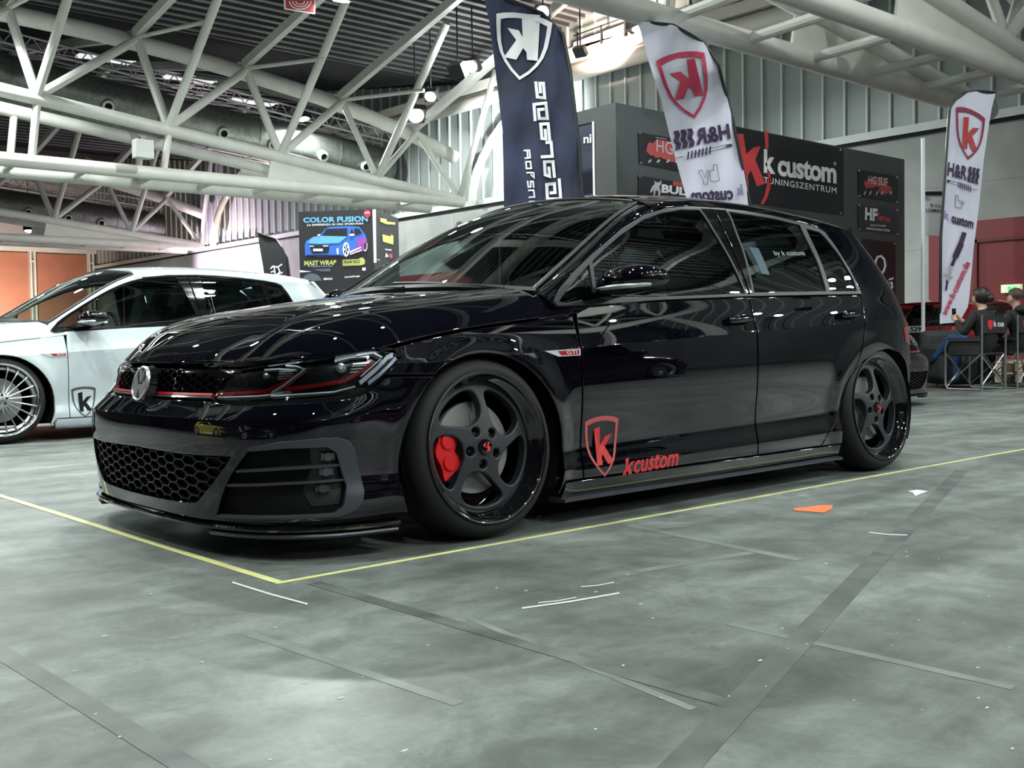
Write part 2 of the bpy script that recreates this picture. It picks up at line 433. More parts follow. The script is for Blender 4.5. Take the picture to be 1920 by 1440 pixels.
# ---------------------------------------------------------------- car
def bis(fn, lo, hi, n=40):
    lo = np.array(lo, float)*np.ones(1); hi = np.array(hi, float)*np.ones(1)
    for _ in range(n):
        m = (lo+hi)/2; p = fn(m) > 0; hi = np.where(p, m, hi); lo = np.where(p, lo, m)
    return float(((lo+hi)/2)[0])
def ztop(s):
    def g(z):
        P = S(np.array([s]), z); return z-R(P[:, 0], P[:, 1])
    return bis(g, 1.12, 1.38)
def fS(a, b): return S(a, b)
def fH(a, b): return np.stack([a+0*b, b+0*a, H(a, b)], -1)
def fR(a, b): return np.stack([a+0*b, b+0*a, R(a, b)], -1)
HL = [(-.849, .520), (-.864, .541), (-.852, .585), (-.825, .601), (-.786, .62), (-.667, .636), (-.557, .648), (-.424, .664), (-.338, .672), (-.236, .667), (-.199, .655), (-.252, .599), (-.308, .559), (-.367, .530), (-.479, .520), (-.633, .514), (-.743, .509), (-.81, .512)]
AIR = [(-.673, .357), (-.566, .367), (-.443, .367), (-.414, .348), (-.404, .318), (-.385, .240), (-.406, .173), (-.435, .153), (-.618, .149), (-.812, .142), (-.786, .197), (-.735, .275)]
AIRF = [(-.682, .367), (-.592, .388), (-.472, .397), (-.416, .397), (-.377, .386), (-.352, .355), (-.332, .27), (-.327, .218), (-.338, .185), (-.36, .161), (-.42, .142), (-.618, .140), (-.817, .133), (-.812, .1425), (-.618, .1495), (-.435, .154), (-.406, .175), (-.385, .240), (-.404, .318), (-.414, .348), (-.443, .367), (-.566, .367), (-.673, .357)]
INT = [(-1.25, .338), (-.96, .334), (-.735, .337), (-.752, .312), (-.806, .252), (-.88, .190), (-.90, .179), (-.936, .173), (-1.113, .168), (-1.25, .167)]
ARCF = [(.2+.382*math.cos(a)-.004, .272+.382*math.sin(a)) for a in np.linspace(math.radians(202), math.radians(-24), 30)]
ARCR = [(2.478, .13), (2.487, .243), (2.522, .34), (2.575, .435), (2.64, .515), (2.72, .578), (2.81, .615), (2.90, .625), (3.0, .605), (3.09, .545), (3.155, .45), (3.195, .33), (3.20, .2), (3.18, .13)]
ARCR = [tuple(p) for p in resamp(ARCR, .04)][:-12] if False else ARCR
DLO = [(.583, .842), (.629, .893), (.735, .968), (.843, 1.033), (1.074, 1.155), (1.238, 1.222), (1.405, 1.264), (1.581, 1.286), (1.83, 1.296), (2.01, 1.294), (2.205, 1.284), (2.454, 1.259), (2.56, 1.242), (2.611, 1.222), (2.665, 1.14), (2.733, 1.013), (2.757, .906), (1.774, .879), (1.163, .853), (.784, .829), (.60, .824)]
FQ = [(.612, .843), (.648, .873), (.73, .935), (.812, .990), (.797, .862), (.645, .836)]
FG = [(.812, .862), (.838, 1.005), (.93, 1.060), (1.053, 1.124), (1.227, 1.199), (1.351, 1.235), (1.50, 1.262), (1.640, 1.271), (1.690, 1.15), (1.745, .985), (1.768, .893), (1.165, .868)]
RG = [(1.862, 1.279), (2.19, 1.267), (2.400, 1.246), (2.432, 1.05), (2.436, .916), (1.841, .899), (1.862, 1.1)]
RQ = [(2.450, 1.232), (2.557, 1.219), (2.589, 1.195), (2.66, 1.095), (2.718, .99), (2.724, .922), (2.475, .916), (2.468, 1.05)]
CRL = [(-.32, .63)]+[(s, float(crz(s-.2))) for s in np.arange(0, 3.2, .02)]
CC = {}
def put(name, key, make, m, parent):
    if key not in CC: CC[key] = make()
    return link_mesh(name, CC[key], m, parent)
def both(name, key, geo, m, parent):
    """the part on the camera's side and its mirror image"""
    g = {}
    def near(): g['g'] = geo(); return g['g'].mesh(name)
    a = put(name, key, near, m, parent)
    def far():
        if 'g' not in g: g['g'] = geo()
        return g['g'].mirror(False).mesh(name)
    return a, put(name, key+'_far', far, m, parent)
def both_mb(name, key, mk, m, parent, ang=35):
    def near(): return mk().mesh(name, ang)
    def far():
        b = mk(); b.v = [(x, -y, z) for x, y, z in b.v]; b.f = [tuple(reversed(f)) for f in b.f]; return b.mesh(name, ang)
    return put(name, key, near, m, parent), put(name, key+'_far', far, m, parent)
def offS(d): return lambda a, b: S(a, b)+d*fnorm(fS, np.asarray(a, float), np.asarray(b, float))
def pS(d): 
    def f(a, b, h=0.):
        A, B = np.array([float(a)]), np.array([float(b)]); return (S(A, B)+(d+h)*fnorm(fS, A, B))[0]
    return f
def ribbon(mb, path, w, d0, d1):
    """thin raised bar on the wrap along a path of (s,z)"""
    f0, f1 = pS(d0), pS(d1); P = []
    for i in range(len(path)-1):
        a, b = np.array(path[i]), np.array(path[i+1]); k = max(1, int(np.linalg.norm(b-a)/.03)); P += [a+(b-a)*t/k for t in range(k)]
    P.append(np.array(path[-1])); V = []; F = []
    for i, p in enumerate(P):
        t = P[min(i+1, len(P)-1)]-P[max(i-1, 0)]; t /= np.linalg.norm(t); n = np.array([-t[1], t[0]])*w/2
        V += [f0(*(p-n)), f1(*(p-n)), f1(*(p+n)), f0(*(p+n))]
    for i in range(len(P)-1): F += [(4*i+k, 4*i+(k+1) % 4, 4*i+4+(k+1) % 4, 4*i+4+k) for k in range(4)]
    F += [(0, 3, 2, 1), (4*len(P)-4, 4*len(P)-3, 4*len(P)-2, 4*len(P)-1)]
    mb.add(V, F)
def hexmesh(poly, w, h, wall, dep, d0, mir=True):
    mb = MB(); f = pS(d0); lo = np.min(poly, 0); hi = np.max(poly, 0); pitch = w*.75
    n = int((hi[0]-lo[0])/pitch)+2
    for i in range(-1, n):
        for j in range(-1, int((hi[1]-lo[1])/h)+2):
            cx = -1.25+(i+0)*pitch; cy = lo[1]+(j+.5*(i % 2))*h+h*.3
            if not inpoly([(cx, cy)], poly)[0] and not (i == 0 and inpoly([(cx+.01, cy)], poly)[0]): continue
            o = [(cx+w/2*k, cy+h/2*l) for k, l in ((1, 0), (.5, 1), (-.5, 1), (-1, 0), (-.5, -1), (.5, -1))]
            q = [(cx+(a-cx)*(1-wall/w*2.2), cy+(b-cy)*(1-wall/h*2)) for a, b in o]
            clampo = [(max(a, -1.25), b) for a, b in o]; q = [(max(a, -1.25), b) for a, b in q]
            V = [f(*p) for p in clampo]+[f(*p) for p in q]+[f(*p, -dep) for p in q]
            mb.add(V, [(k, (k+1) % 6, (k+1) % 6+6, k+6) for k in range(6)]+[(k+6, (k+1) % 6+6, (k+1) % 6+12, k+12) for k in range(6)])
    b = len(mb.v); V = list(mb.v); Fs = list(mb.f)
    mb.add([(x, -y, z) for x, y, z in V], [tuple(reversed(t)) for t in Fs])
    return mb
def sweepS(s0, s1, z0, prof, n=60, close=True, both_=True):
    """sweep a (outward, z) profile along the wrap at height z0"""
    V = []; F = []; k = len(prof); ss = np.linspace(s0, s1, n)
    P = S(ss, np.full(n, z0)); N = fnorm(fS, ss, np.full(n, z0)); N[:, 2] = 0; N /= np.linalg.norm(N, axis=1, keepdims=True)
    for i in range(n):
        for d, z in prof: V.append((P[i, 0]+N[i, 0]*d, P[i, 1]+N[i, 1]*d, z))
    for i in range(n-1):
        for q in range(k): F.append((i*k+q, i*k+(q+1) % k, (i+1)*k+(q+1) % k, (i+1)*k+q))
    F += [tuple(range(k)), tuple((n-1)*k+q for q in range(k))[::-1]]
    mb = MB(); mb.add(V, F)
    if both_: mb.add([(x, -y, z) for x, y, z in V], [tuple(reversed(f)) for f in F])
    return mb
# windscreen and A pillar curves
def wedge(t):
    """near edge of the windscreen, t 0 bottom .. 1 top"""
    return np.stack([Sp([0, .28, .55, .8, 1], [.392, .592, .795, .985, 1.15])(t), -Sp([0, .28, .55, .8, 1], [.735, .715, .69, .655, .615])(t), Sp([0, .28, .55, .8, 1], [.882, 1.008, 1.135, 1.235, 1.298])(t)], -1)
def fW(a, b):
    """windscreen: a across -1..1, b up 0..1"""
    a = np.asarray(a, float); b = np.asarray(b, float); a, b = np.broadcast_arrays(a, b)
    E = wedge(b); q = 1-np.abs(a)**2.2
    x = E[..., 0]-q*(.16*(1-b)+.10*b); y = -E[..., 1]*a*-1; z = E[..., 2]+q*(.038*(1-b)+.052*b)
    return np.stack([x, E[..., 1]*-a, z], -1)
QL = DLO[:8]
_ql = np.array(QL); _qd = np.concatenate([[0], np.cumsum(np.linalg.norm(np.diff(_ql, axis=0), axis=1))]); _qd /= _qd[-1]
QS, QZ = Sp(_qd, _ql[:, 0]), Sp(_qd, _ql[:, 1])
def fP(a, b):
    """A pillar: a along 0..1, b from window trim 0 to windscreen 1"""
    a = np.asarray(a, float); b = np.asarray(b, float); a, b = np.broadcast_arrays(a, b)
    aq = np.clip(a*.80, -.06, 1); P0 = S(QS(aq), QZ(aq)+.004); P1 = wedge(a)
    N = np.array([-.35, -.75, .45])
    return P0*(1-b[..., None])+P1*b[..., None]+(.05*(b*(1-b)))[..., None]*N
def make_car(label, cat_label, paint, loc=(0, 0, 0), rz=0, wheels='twist', full=True, trim=None, group=None, mirror_m=None, roof_m=None, badges=True):
    car = empty('car', loc, rz); tag(car, label, 'car')
    nm = paint; TR = trim or TRIM
    # dark inner shell, floor pan and wheel housings
    def shell():
        g = Geo(); cut = [(-1.25, .14), (-.2, .14)]+[(.2+.40*math.cos(a), .27+.40*math.sin(a)) for a in np.linspace(math.radians(199), math.radians(-19), 16)]+[(.6, .12), (2.42, .12)]+[(2.85+.40*math.cos(a), .25+.40*math.sin(a)) for a in np.linspace(math.radians(199), math.radians(-19), 16)]+[(3.3, .2), (3.7995, .22), (3.7995, .9), (2.7, .86), (1.5, .84), (.6, .80), (.2, .70), (-.35, .62), (-1.25, .61)]
        g = panel(fS, cut, st=.06, off=-.03, rim=False, gap=0, bev=0); return g.mirror(True).mesh('body_shell')
    put('body_shell', 'shell', shell, MATTE, car)
    def pan():
        mb = MB(); mb.bx(-.70, 3.25, -.60, .60, .115, .135); mb.bx(.42, 2.22, -.83, .83, .115, .135)
        for x in (0, 2.63):
            for sg in (-1, 1):
                mb.lathe([(.385, 0), (.385, sg*-.33), (.02, sg*-.33)], 28, 'y', (x+.0, sg*.865, .30), math.radians(-25), math.radians(205))
        mb.bx(-.45, .35, -.5, .5, .14, .5)
        return mb.mesh('underbody')
    put('underbody', 'pan', pan, MATTE, car)
    # bonnet
    def hood():
        be = [.985]*3; pts = []
        for al in np.linspace(0, PI/2, 24):   # front edge, centre to side
            x_, y_ = math.cos(al), math.sin(al); r = (abs(x_)**PF+abs(y_)**PF)**(-1/PF); pts.append((XF-AH*.997*x_*r, -BH*.997*y_*r))
        pts += [(0., -BH*.997), (.2, -BH*.997), (.36, -BH*.997), (.40, -.80), (.40, -.755), (.37, -.66), (.33, -.5), (.28, -.3), (.245, -.12), (.24, 0)]
        full_ = pts+[(x, -y) for x, y in pts[::-1][1:-1]]
        return panel(fH, full_, st=.016, th=.02, bev=.004).mesh('bonnet')
    put('bonnet', 'hood', hood, nm, car)
    # front bumper
    def bumper():
        out = [(-1.25, .512), (-.872, .512), (-.86, .512)]+[(a-.0, b-.006) for a, b in HL[::-1][:8]]+[(-.215, .588), (-.10, .587), (-.02, .583)]
        out = [(-1.25, .514), (-.855, .514), (-.81, .507), (-.743, .503), (-.633, .507), (-.479, .513), (-.367, .523), (-.302, .552), (-.262, .585), (-.16, .587), (-.018, .583)]
        arc = [p for p in ARCF if p[0] < .2 and p[1] < .575][::-1]
        out += arc+[(-.19, .135), (-.36, .130), (-.554, .126), (-.889, .116), (-1.25, .116)]
        g = panel(fS, out, [INT, AIR], st=.016, th=.02, lines=[[(-1.25, .455), (-.50, .455)]], snap=-1.25); return g
    # (kept open at the centre line: both halves are joined)
    put('front_bumper', 'bumper', lambda: bumper().mirror(True).mesh('front_bumper'), nm, car)
    fb = car
    put('lower_intake_mesh', 'intake', lambda: hexmesh(INT, .074, .034, .0020, .022, -.012).mesh('lower_intake_mesh'), mat('intake_mesh_black', (.009, .009, .010), .38), fb)
    def backs():
        g = panel(fS, [(-1.25, .35), (-.72, .35), (-.91, .155), (-1.25, .15)], st=.06, off=-.045, rim=False, gap=0); return g.mirror(True).mesh('intake_backing')
    put('intake_backing', 'ib', backs, MATTE, fb)
    both('air_curtain_recess', 'air', lambda: panel(fS, [(-.70, .385), (-.43, .39), (-.36, .26), (-.37, .14), (-.84, .125)], st=.03, off=-.035, rim=False, gap=0), GLOSS, fb)
    both('air_curtain_frame', 'airf', lambda: panel(fS, AIRF, st=.02, gap=.0003, bev=.0015, off=.004, th=.02), GREYB, fb)
    def slats():
        mb = MB(); ribbon(mb, [(-.718, .291), (-.569, .301), (-.398, .307)], .007, -.035, -.002); ribbon(mb, [(-.756, .243), (-.573, .254), (-.388, .259)], .007, -.035, -.002)
        return mb
    for o in both_mb('air_curtain_slat', 'slat', slats, GREYB, fb): pass
    def fogs(s, z):
        mb = MB()
        if 1:
            P = pS(-.022)(s, z); N = pS(1)(s, z)-pS(0)(s, z); T = np.cross(N, [0, 0, 1]); T /= np.linalg.norm(T); U = np.cross(T, N)
            mb.box(P, (.045, .012, .022), np.stack([T, N, U], 1)); mb.tube([P-N*.02, P+N*.012], .014, 12)
        return mb
    for k, (s_, z_) in enumerate(((-.436, .334), (-.442, .286), (-.460, .236))): both_mb('fog_lamp', 'fogl%d' % k, lambda: fogs(s_, z_), mat('fog_lamp_lens', (.12, .13, .14), .1, .6), fb)
    def fogp(): return panel(fS, [(-.50, .365), (-.415, .365), (-.388, .24), (-.41, .175), (-.51, .17), (-.53, .23), (-.49, .30)], st=.03, off=-.028, rim=True, th=.01)
    both('fog_lamp_panel', 'fogp', fogp, SATIN, fb)
    put('parking_sensor', 'psens', lambda: MB().tube([pS(-.002)(-.555, .43), pS(.0022)(-.555, .43)], .011, 20).mesh('parking_sensor'), GLOSS, fb)
    put('front_splitter', 'split', lambda: sweepS(-1.25, -.20, .125, [(-.03, .115), (.012, .112), (.016, .106), (.014, .099), (-.03, .097)]).mesh('front_splitter'), GLOSS, car)
    both_mb('splitter_blade', 'splb', lambda: sweepS(-.84, -.205, .12, [(-.06, .092), (.006, .090), (.010, .083), (.006, .076), (-.06, .076)], both_=False), GREYB, car)
    # grille between the lamps
    def grill():
        return panel(fS, [(-1.25, .518), (-.86, .518), (-.865, .575), (-.85, .598), (-.81, .622), (-.81, .630), (-1.25, .632)], st=.05, off=-.022, rim=False, gap=0).mirror(True).mesh('grille')
    gr = put('grille', 'grill', grill, GLOSS, car)
    put('grille_mesh', 'grillm', lambda: hexmesh([(-1.25, .540), (-.885, .540), (-.885, .60), (-1.25, .614)], .042, .024, .003, .012, -.006).mesh('grille_mesh'), GLOSS, gr)
    def grb():
        mb = MB(); ribbon(mb, [(-1.25, .5315), (-1.1, .5315), (-.875, .5335)], .0075, -.02, .001); V = list(mb.v); F = list(mb.f); mb.add([(x, -y, z) for x, y, z in V], F); return mb.mesh('red_grille_strip')
    put('red_grille_strip', 'grb', grb, RED, gr)
    def grc():
        mb = MB(); ribbon(mb, [(-1.25, .523), (-1.1, .523), (-.875, .525)], .005, -.02, .0); V = list(mb.v); F = list(mb.f); mb.add([(x, -y, z) for x, y, z in V], F); return mb.mesh('chrome_grille_strip')
    put('chrome_grille_strip', 'grc', grc, mat('bright_grille_strip', (.35, .33, .34), .15, .8), gr)
    # round emblem: ring, V and W
    def badge():
        mb = MB(); c = np.array([-.862, 0, .564]); ta = math.radians(14)
        fn = lambda a, b, h: (c[0]+b*math.sin(ta)-h*math.cos(ta), a, c[2]+b*math.cos(ta)+h*math.sin(ta))
        r0, r1 = .064, .0555
        for k in range(48):
            a, b = 2*PI*k/48, 2*PI*(k+1)/48
            sec = [(r1, 0), (r1, .008), ((r0+r1)/2, .012), (r0, .008), (r0, 0)]; V = []
            for an in (a, b): V += [fn(r*math.cos(an), r*math.sin(an), h) for r, h in sec]
            mb.add(V, [(q, q+1, q+6, q+5) for q in range(4)])
        k = r1
        for poly in ([(-.30, .95), (-.42, .90), (-.10, .06), (.10, .06), (.42, .90), (.30, .95), (.0, .22)],
                     [(-.90, .42), (-.98, .20), (-.52, -.84), (-.32, -.93), (0, -.22), (.32, -.93), (.52, -.84), (.98, .20), (.90, .42), (.80, .42), (.42, -.52), (.12, -.04), (-.12, -.04), (-.42, -.52), (-.80, .42)]):
            mb.prism([(a*k, b*k) for a, b in poly], 0, .009, fn)
        return mb.mesh('round_emblem', 30)
    put('round_emblem', 'badge', badge, mat('emblem_silver', (.8, .82, .84), .22, .75), gr)
    def badgeb():
        mb = MB(); ta = math.radians(14); mb.tube([(-.855, 0, .564), (-.836, 0, .560)], [.062, .070], 40); return mb.mesh('emblem_backing')
    put('emblem_backing', 'badgeb', badgeb, GLOSS, gr)
    # head lamps
    hs = both('headlight', 'hl', lambda: panel(fS, HL, st=.02, off=-.03, th=.0, gap=.001), mat('lamp_housing_black', (.008, .009, .010), .22), car)
    def per_lamp(name, key, mk, m):
        def near(): return mk().mesh(name)
        def far():
            b = mk(); b.v = [(x, -y, z) for x, y, z in b.v]; b.f = [tuple(reversed(f)) for f in b.f]; return b.mesh(name)
        put(name, key, near, m, hs[0]); put(name, key+'_far', far, m, hs[1])
    def hlred():
        mb = MB(); ribbon(mb, [(-.868, .537), (-.68, .550), (-.638, .570), (-.597, .598)], .008, -.028, -.008); ribbon(mb, [(-.624, .554), (-.50, .566), (-.416, .578), (-.372, .600), (-.322, .638)], .012, -.028, -.008); return mb
    per_lamp('red_lamp_strip', 'hlr', hlred, RED)
    def hldrl():
        mb = MB(); f = pS(-.010)
        ribbon(mb, [(-.36, .568), (-.31, .606), (-.262, .650), (-.235, .658)], .016, -.028, -.004)
        ribbon(mb, [(-.375, .558), (-.45, .545), (-.58, .540), (-.66, .536)], .004, -.028, -.010)
        ribbon(mb, [(-.60, .552), (-.66, .540), (-.70, .536), (-.86, .530)], .004, -.028, -.010)
        ribbon(mb, [(-.66, .545), (-.625, .565), (-.57, .618), (-.60, .628), (-.64, .632)], .005, -.028, -.006)
        ribbon(mb, [(-.36, .590), (-.31, .632), (-.285, .652), (-.33, .668), (-.40, .660)], .006, -.028, -.006)
        return mb
    per_lamp('daytime_light_guide', 'hld', hldrl, DRL)
    def hlsil():
        mb = MB()
        ribbon(mb, [(-.48, .650), (-.42, .662), (-.345, .663)], .014, -.028, -.012)
        ribbon(mb, [(-.71, .620), (-.66, .622), (-.60, .617)], .006, -.028, -.012)
        for j in range(4):
            ribbon(mb, [(-.405, .605+j*.010), (-.352-.0+j*.004, .607+j*.010)], .004, -.028, -.012)
            ribbon(mb, [(-.655, .588+j*.008), (-.612+j*.002, .590+j*.008)], .003, -.028, -.012)
        for s, z, r in ((-.445, .622, .017), (-.70, .600, .011)):
            P = pS(-.028)(s, z); N = pS(1)(s, z)-pS(0)(s, z); mb.tube([P, P+N*.012, P+N*.018], [r, r*.9, r*.4], 18)
        return mb
    per_lamp('lamp_reflector', 'hls', hlsil, SILV)
    def hlamb():
        mb = MB(); ribbon(mb, [(-.325, .566), (-.285, .592), (-.24, .628), (-.215, .65)], .014, -.028, -.010); return mb
    per_lamp('clear_side_reflector', 'hla', hlamb, mat('side_reflector', (.55, .62, .80), .3, .2))
    def lens_(): return panel(fS, HL, st=.02, th=.008, gap=.002)
    if full:
        CCk = 'lens'
        g = lens_() if CCk not in CC else None
        if g: CC[CCk] = g.mesh('lamp_lens'); CC[CCk+'_far'] = g.mirror(False).mesh('lamp_lens')
        for k, h in ((CCk, hs[0]), (CCk+'_far', hs[1])): put('lamp_lens', k, None, LENS, h)
    # wings
    def fender():
        top = [(s, float(shut(s)[0])-.003) for s in np.linspace(.655, -.30, 24)]
        arc = [p for p in ARCF if p[1] > .575 or p[0] > .2]
        out = [(-.205, .660), (-.30, .680)][::-1] and [(-.262, .590), (-.192, .655), (-.225, .672)]
        out = [(-.20, .650), (-.262, .592), (-.16, .5895), (-.018, .586)]+arc+[(.585, .165), (.684, .165), (.684, .50), (.682, .69), (.672, .79)]+top+[(-.31, .681), (-.233, .671)]
        return panel(fS, out, st=.016, th=.02, lines=[CRL])
    fe = both('fender', 'fender', fender, nm, car)
    def gti():
        mb = MB(); f = pS(.0015); f2 = pS(.0025)
        mb.prism([(.49, .6565), (.675, .663), (.675, .637), (.56, .635)], 0, .003, lambda a, b, h: pS(h)(a, b)); return mb
    def gtir():
        mb = MB(); put_poly(mb, [(.555, .655), (.667, .659), (.667, .641), (.575, .639)], pS(.0038)); return mb
    def gtit():
        mb = MB(); put_text(mb, 'GTI', [(.60, .6555), (.655, .6575), (.655, .6435), (.603, .6425)], lambda a, b: pS(.0045)(a, b), .01); return mb
    if badges:
        for k, mk, m_ in (('chrome_side_badge', gti, mat('badge_silver', (.75, .76, .78), .3, .3)), ('red_badge_field', gtir, RED), ('badge_lettering', gtit, WHITE)):
            put(k, k, lambda: mk().mesh(k), m_, fe[0])
    # doors
    SEAM = [(2.755, .903), (2.745, .85), (2.715, .75), (2.682, .667), (2.640, .571), (2.572, .474), (2.43, .28), (2.313, .165)]
    def fdoor():
        return panel(fS, [(.686, .165), (.686, .50), (.684, .69), (.690, .80), (.700, .825), (.784, .827), (1.163, .851), (1.774, .877), (1.797, .877), (1.795, .534), (1.795, .165)], st=.018, lines=[CRL])
    def rdoor():
        return panel(fS, [(1.797, .165), (1.797, .534), (1.799, .878)]+SEAM, st=.018, lines=[CRL])
    fd = both('front_door', 'fdoor', fdoor, nm, car); rd = both('rear_door', 'rdoor', rdoor, nm, car)
    def handle(s0, z0):
        def mk():
            mb = MB(); V = []; F = []; nu, nv = 20, 12
            for i in range(nu+1):
                u = -1+2*i/nu; w_ = (1-abs(u)**3.5)**(1/3.5) if abs(u) < 1 else 0
                for j in range(nv):
                    a = 2*PI*j/nv; V.append(pS(.018+.015*math.sin(a)*w_+.008*(1-u*u))(s0+u*.088, z0+.004*u+.018*math.cos(a)*w_))
            for i in range(nu):
                for j in range(nv): F.append((i*nv+j, i*nv+(j+1) % nv, (i+1)*nv+(j+1) % nv, (i+1)*nv+j))
            mb.add(V, F)
            for e in (-.07, .07):
                mb.tube([pS(-.005)(s0+e, z0), pS(.016)(s0+e, z0)], .010, 10)
            return mb
        return mk
    for key, D, s0, z0 in (('hf', fd, 1.675, .770), ('hr', rd, 2.575, .796)):
        mk = handle(s0, z0)
        put('door_handle', key, lambda: mk().mesh('door_handle', 60), nm if paint is PAINT else nm, D[0])
    # body side frame: roof rail, C pillar, rear quarter
    def frame():
        sx = list(np.linspace(1.29, 3.10, 26)); top = [(s, ztop(s)) for s in sx]
        lower = [(.0, .0)]
        out = [p for p in top]
        rear = [(3.19, 1.20), (3.24, 1.05), (3.27, .93), (3.285, .82), (3.29, .60), (3.235, .60)]
        arc = [p for p in ARCR[::-1]][2:]
        arc = [(3.185, .40), (3.155, .45), (3.09, .545), (3.0, .605), (2.90, .625), (2.81, .615), (2.72, .578), (2.64, .515), (2.587, .45), (2.522, .34), (2.487, .243), (2.48, .165)]
        seam = [(a+.002, b) for a, b in SEAM[::-1]]
        dl = [(2.759, .906), (2.737, 1.015), (2.669, 1.142), (2.613, 1.226), (2.56, 1.246), (2.454, 1.263), (2.205, 1.288), (2.01, 1.298), (1.83, 1.300), (1.581, 1.290), (1.405, 1.268)]
        return panel(fS, out+rear+arc+seam+dl, st=.018, th=.012, gap=.001, lines=[[q for q in CRL if q[0] > 2.6]])
    both('side_frame', 'frame', frame, roof_m or nm, car) if False else both('side_frame', 'frame', frame, nm, car)
    both('rear_bumper', 'rbump', lambda: panel(fS, [(3.19, .40), (3.24, .595), (3.30, .595), (3.7995, .56), (3.7995, .22), (3.25, .18), (3.205, .14), (3.20, .25)], st=.03), nm, car)
    both('tailgate', 'tgate', lambda: panel(fS, [(3.292, .60), (3.288, .82), (3.273, .93), (3.243, 1.05), (3.193, 1.20), (3.13, 1.27), (3.7995, 1.29), (3.7995, .565)], [[(3.37, .90), (3.34, 1.04), (3.33, 1.20), (3.7995, 1.22), (3.7995, .90)]], st=.03), nm, car)
    both('rear_window', 'rwin', lambda: panel(fS, [(3.37, .90), (3.34, 1.04), (3.33, 1.20), (3.7995, 1.22), (3.7995, .90)], st=.04, off=-.003), TINT, car)
    both('tail_light', 'tail', lambda: panel(fS, [(3.09, .735), (3.10, .66), (3.20, .64), (3.52, .64), (3.54, .76), (3.28, .775)], st=.03, off=.004, th=.01), mat('tail_light_red', (.22, .004, .01), .08, coat=1.), car)
    # roof
    def roof():
        pr = [(S(np.array([s]), np.array([ztop(s)]))[0]) for s in np.linspace(1.30, 3.10, 26)]
        side = [(p[0], p[1]+.003) for p in pr]
        fr = [(fW(np.array([a]), np.array([1.]))[0]) for a in np.linspace(-1, 1, 17)]  # header
        hd = [(p[0]+.004, p[1]) for p in fr]
        hd = sorted(hd, key=lambda p: p[1]); hd = [p for p in hd if abs(p[1]) < .585]
        out = side+[(2.90, -.3), (2.93, 0), (2.90, .3)]+[(x, -y) for x, y in side[::-1]]+hd[::-1]
        return panel(fR, out, st=.025, th=.01, gap=0.001).mesh('roof')
    put('roof', 'roof', roof, roof_m or nm, car)
    def spoil():
        V = []; F = []; ys = np.linspace(-.46, .46, 25)
        prof = [(-.02, .0), (.08, -.012), (.155, -.036), (.165, -.046), (.15, -.052), (.05, -.05), (-.02, -.03)]
        for y in ys:
            k = .85-.45*(abs(y)/.46)**3; zz = float(R(2.82, y))-.012
            for d, h in prof: V.append((2.80+d*k-.05*(abs(y)/.46)**2, y, zz+h))
        n = len(prof)
        for i in range(len(ys)-1):
            for q in range(n): F.append((i*n+q, i*n+(q+1) % n, (i+1)*n+(q+1) % n, (i+1)*n+q))
        F += [tuple(range(n)), tuple(range((len(ys)-1)*n, len(ys)*n))[::-1]]
        return MB().add(V, F).mesh('roof_spoiler')
    put('roof_spoiler', 'spoil', spoil, nm, car)
    def pillar(): return panel(fP, [(-.02, .02), (1.0, 0.02), (1.0, .985), (0, .985)], st=.035, gap=.0, bev=.012, th=.004)
    both('a_pillar', 'pillar', pillar, nm, car)
    def cowl():
        g = Geo()
        # corner between wing top, bonnet end and pillar foot
        def fC(a, b):
            a = np.asarray(a, float); b = np.asarray(b, float); a, b = np.broadcast_arrays(a, b)
            xs = .30+a*.26; zs = np.array([float(shut(v+.2)[0]) for v in xs.ravel()]).reshape(xs.shape)
            P0 = S(xs+.2, zs+0.0); t = a
            P1 = np.stack([.385+.13*a, -(.75+.075*a), .872-.02*a+0*a], -1)
            return P0*(1-b[..., None])+P1*b[..., None]+(.03*b*(1-b))[..., None]*np.array([0, -.7, .7])
        return panel(fC, [(0, 0), (1, 0), (1, 1), (0, 1)], st=.12, gap=0, bev=.01, th=.01)
    both('wing_corner', 'cowl', cowl, nm, car)
    put('windscreen', 'wind', lambda: panel(fW, [(-.995, .0), (.995, 0), (.995, .995), (-.995, .995)], st=.05, gap=0, bev=.004, th=.004, sg=-1).mesh('windscreen'), WINS, car)
    def wtrim():
        mb = MB()
        for sg in (-1, 1):
            mb.tube([fW(np.array([sg*.975]), np.array([t]))[0]+[0, 0, .0] for t in np.linspace(0, 1, 14)], .009, 6)
        mb.tube([fW(np.array([a]), np.array([.012]))[0] for a in np.linspace(-1, 1, 21)], .016, 6)
        mb.tube([fW(np.array([a]), np.array([.99]))[0] for a in np.linspace(-1, 1, 21)], .008, 6)
        return mb.mesh('windscreen_surround')
    put('windscreen_surround', 'wtrim', wtrim, SATIN, car)
    def wiper():
        mb = MB(); 
        for y0, y1 in ((.10, -.58), (.62, -.02)):
            q = [fW(np.array([-y/.735]), np.array([.03+.05*abs(t)]))[0]+[-.03, 0, -.004] for t, y in zip(np.linspace(0, 1, 8), np.linspace(y0, y1, 8))]; mb.tube(q, .006, 6)
        return mb.mesh('wiper')
    put('wiper', 'wiper', wiper, SATIN, car)
    # side windows and their surround
    both('window_surround', 'dlo', lambda: panel(fS, DLO, [FQ, FG, RG, RQ, [(1.655, 1.279), (1.845, 1.284), (1.845, 1.1), (1.825, .892), (1.782, .889), (1.76, .985), (1.71, 1.14)]], st=.025, off=.003, th=.012, gap=.0008, bev=.002), TR, car)
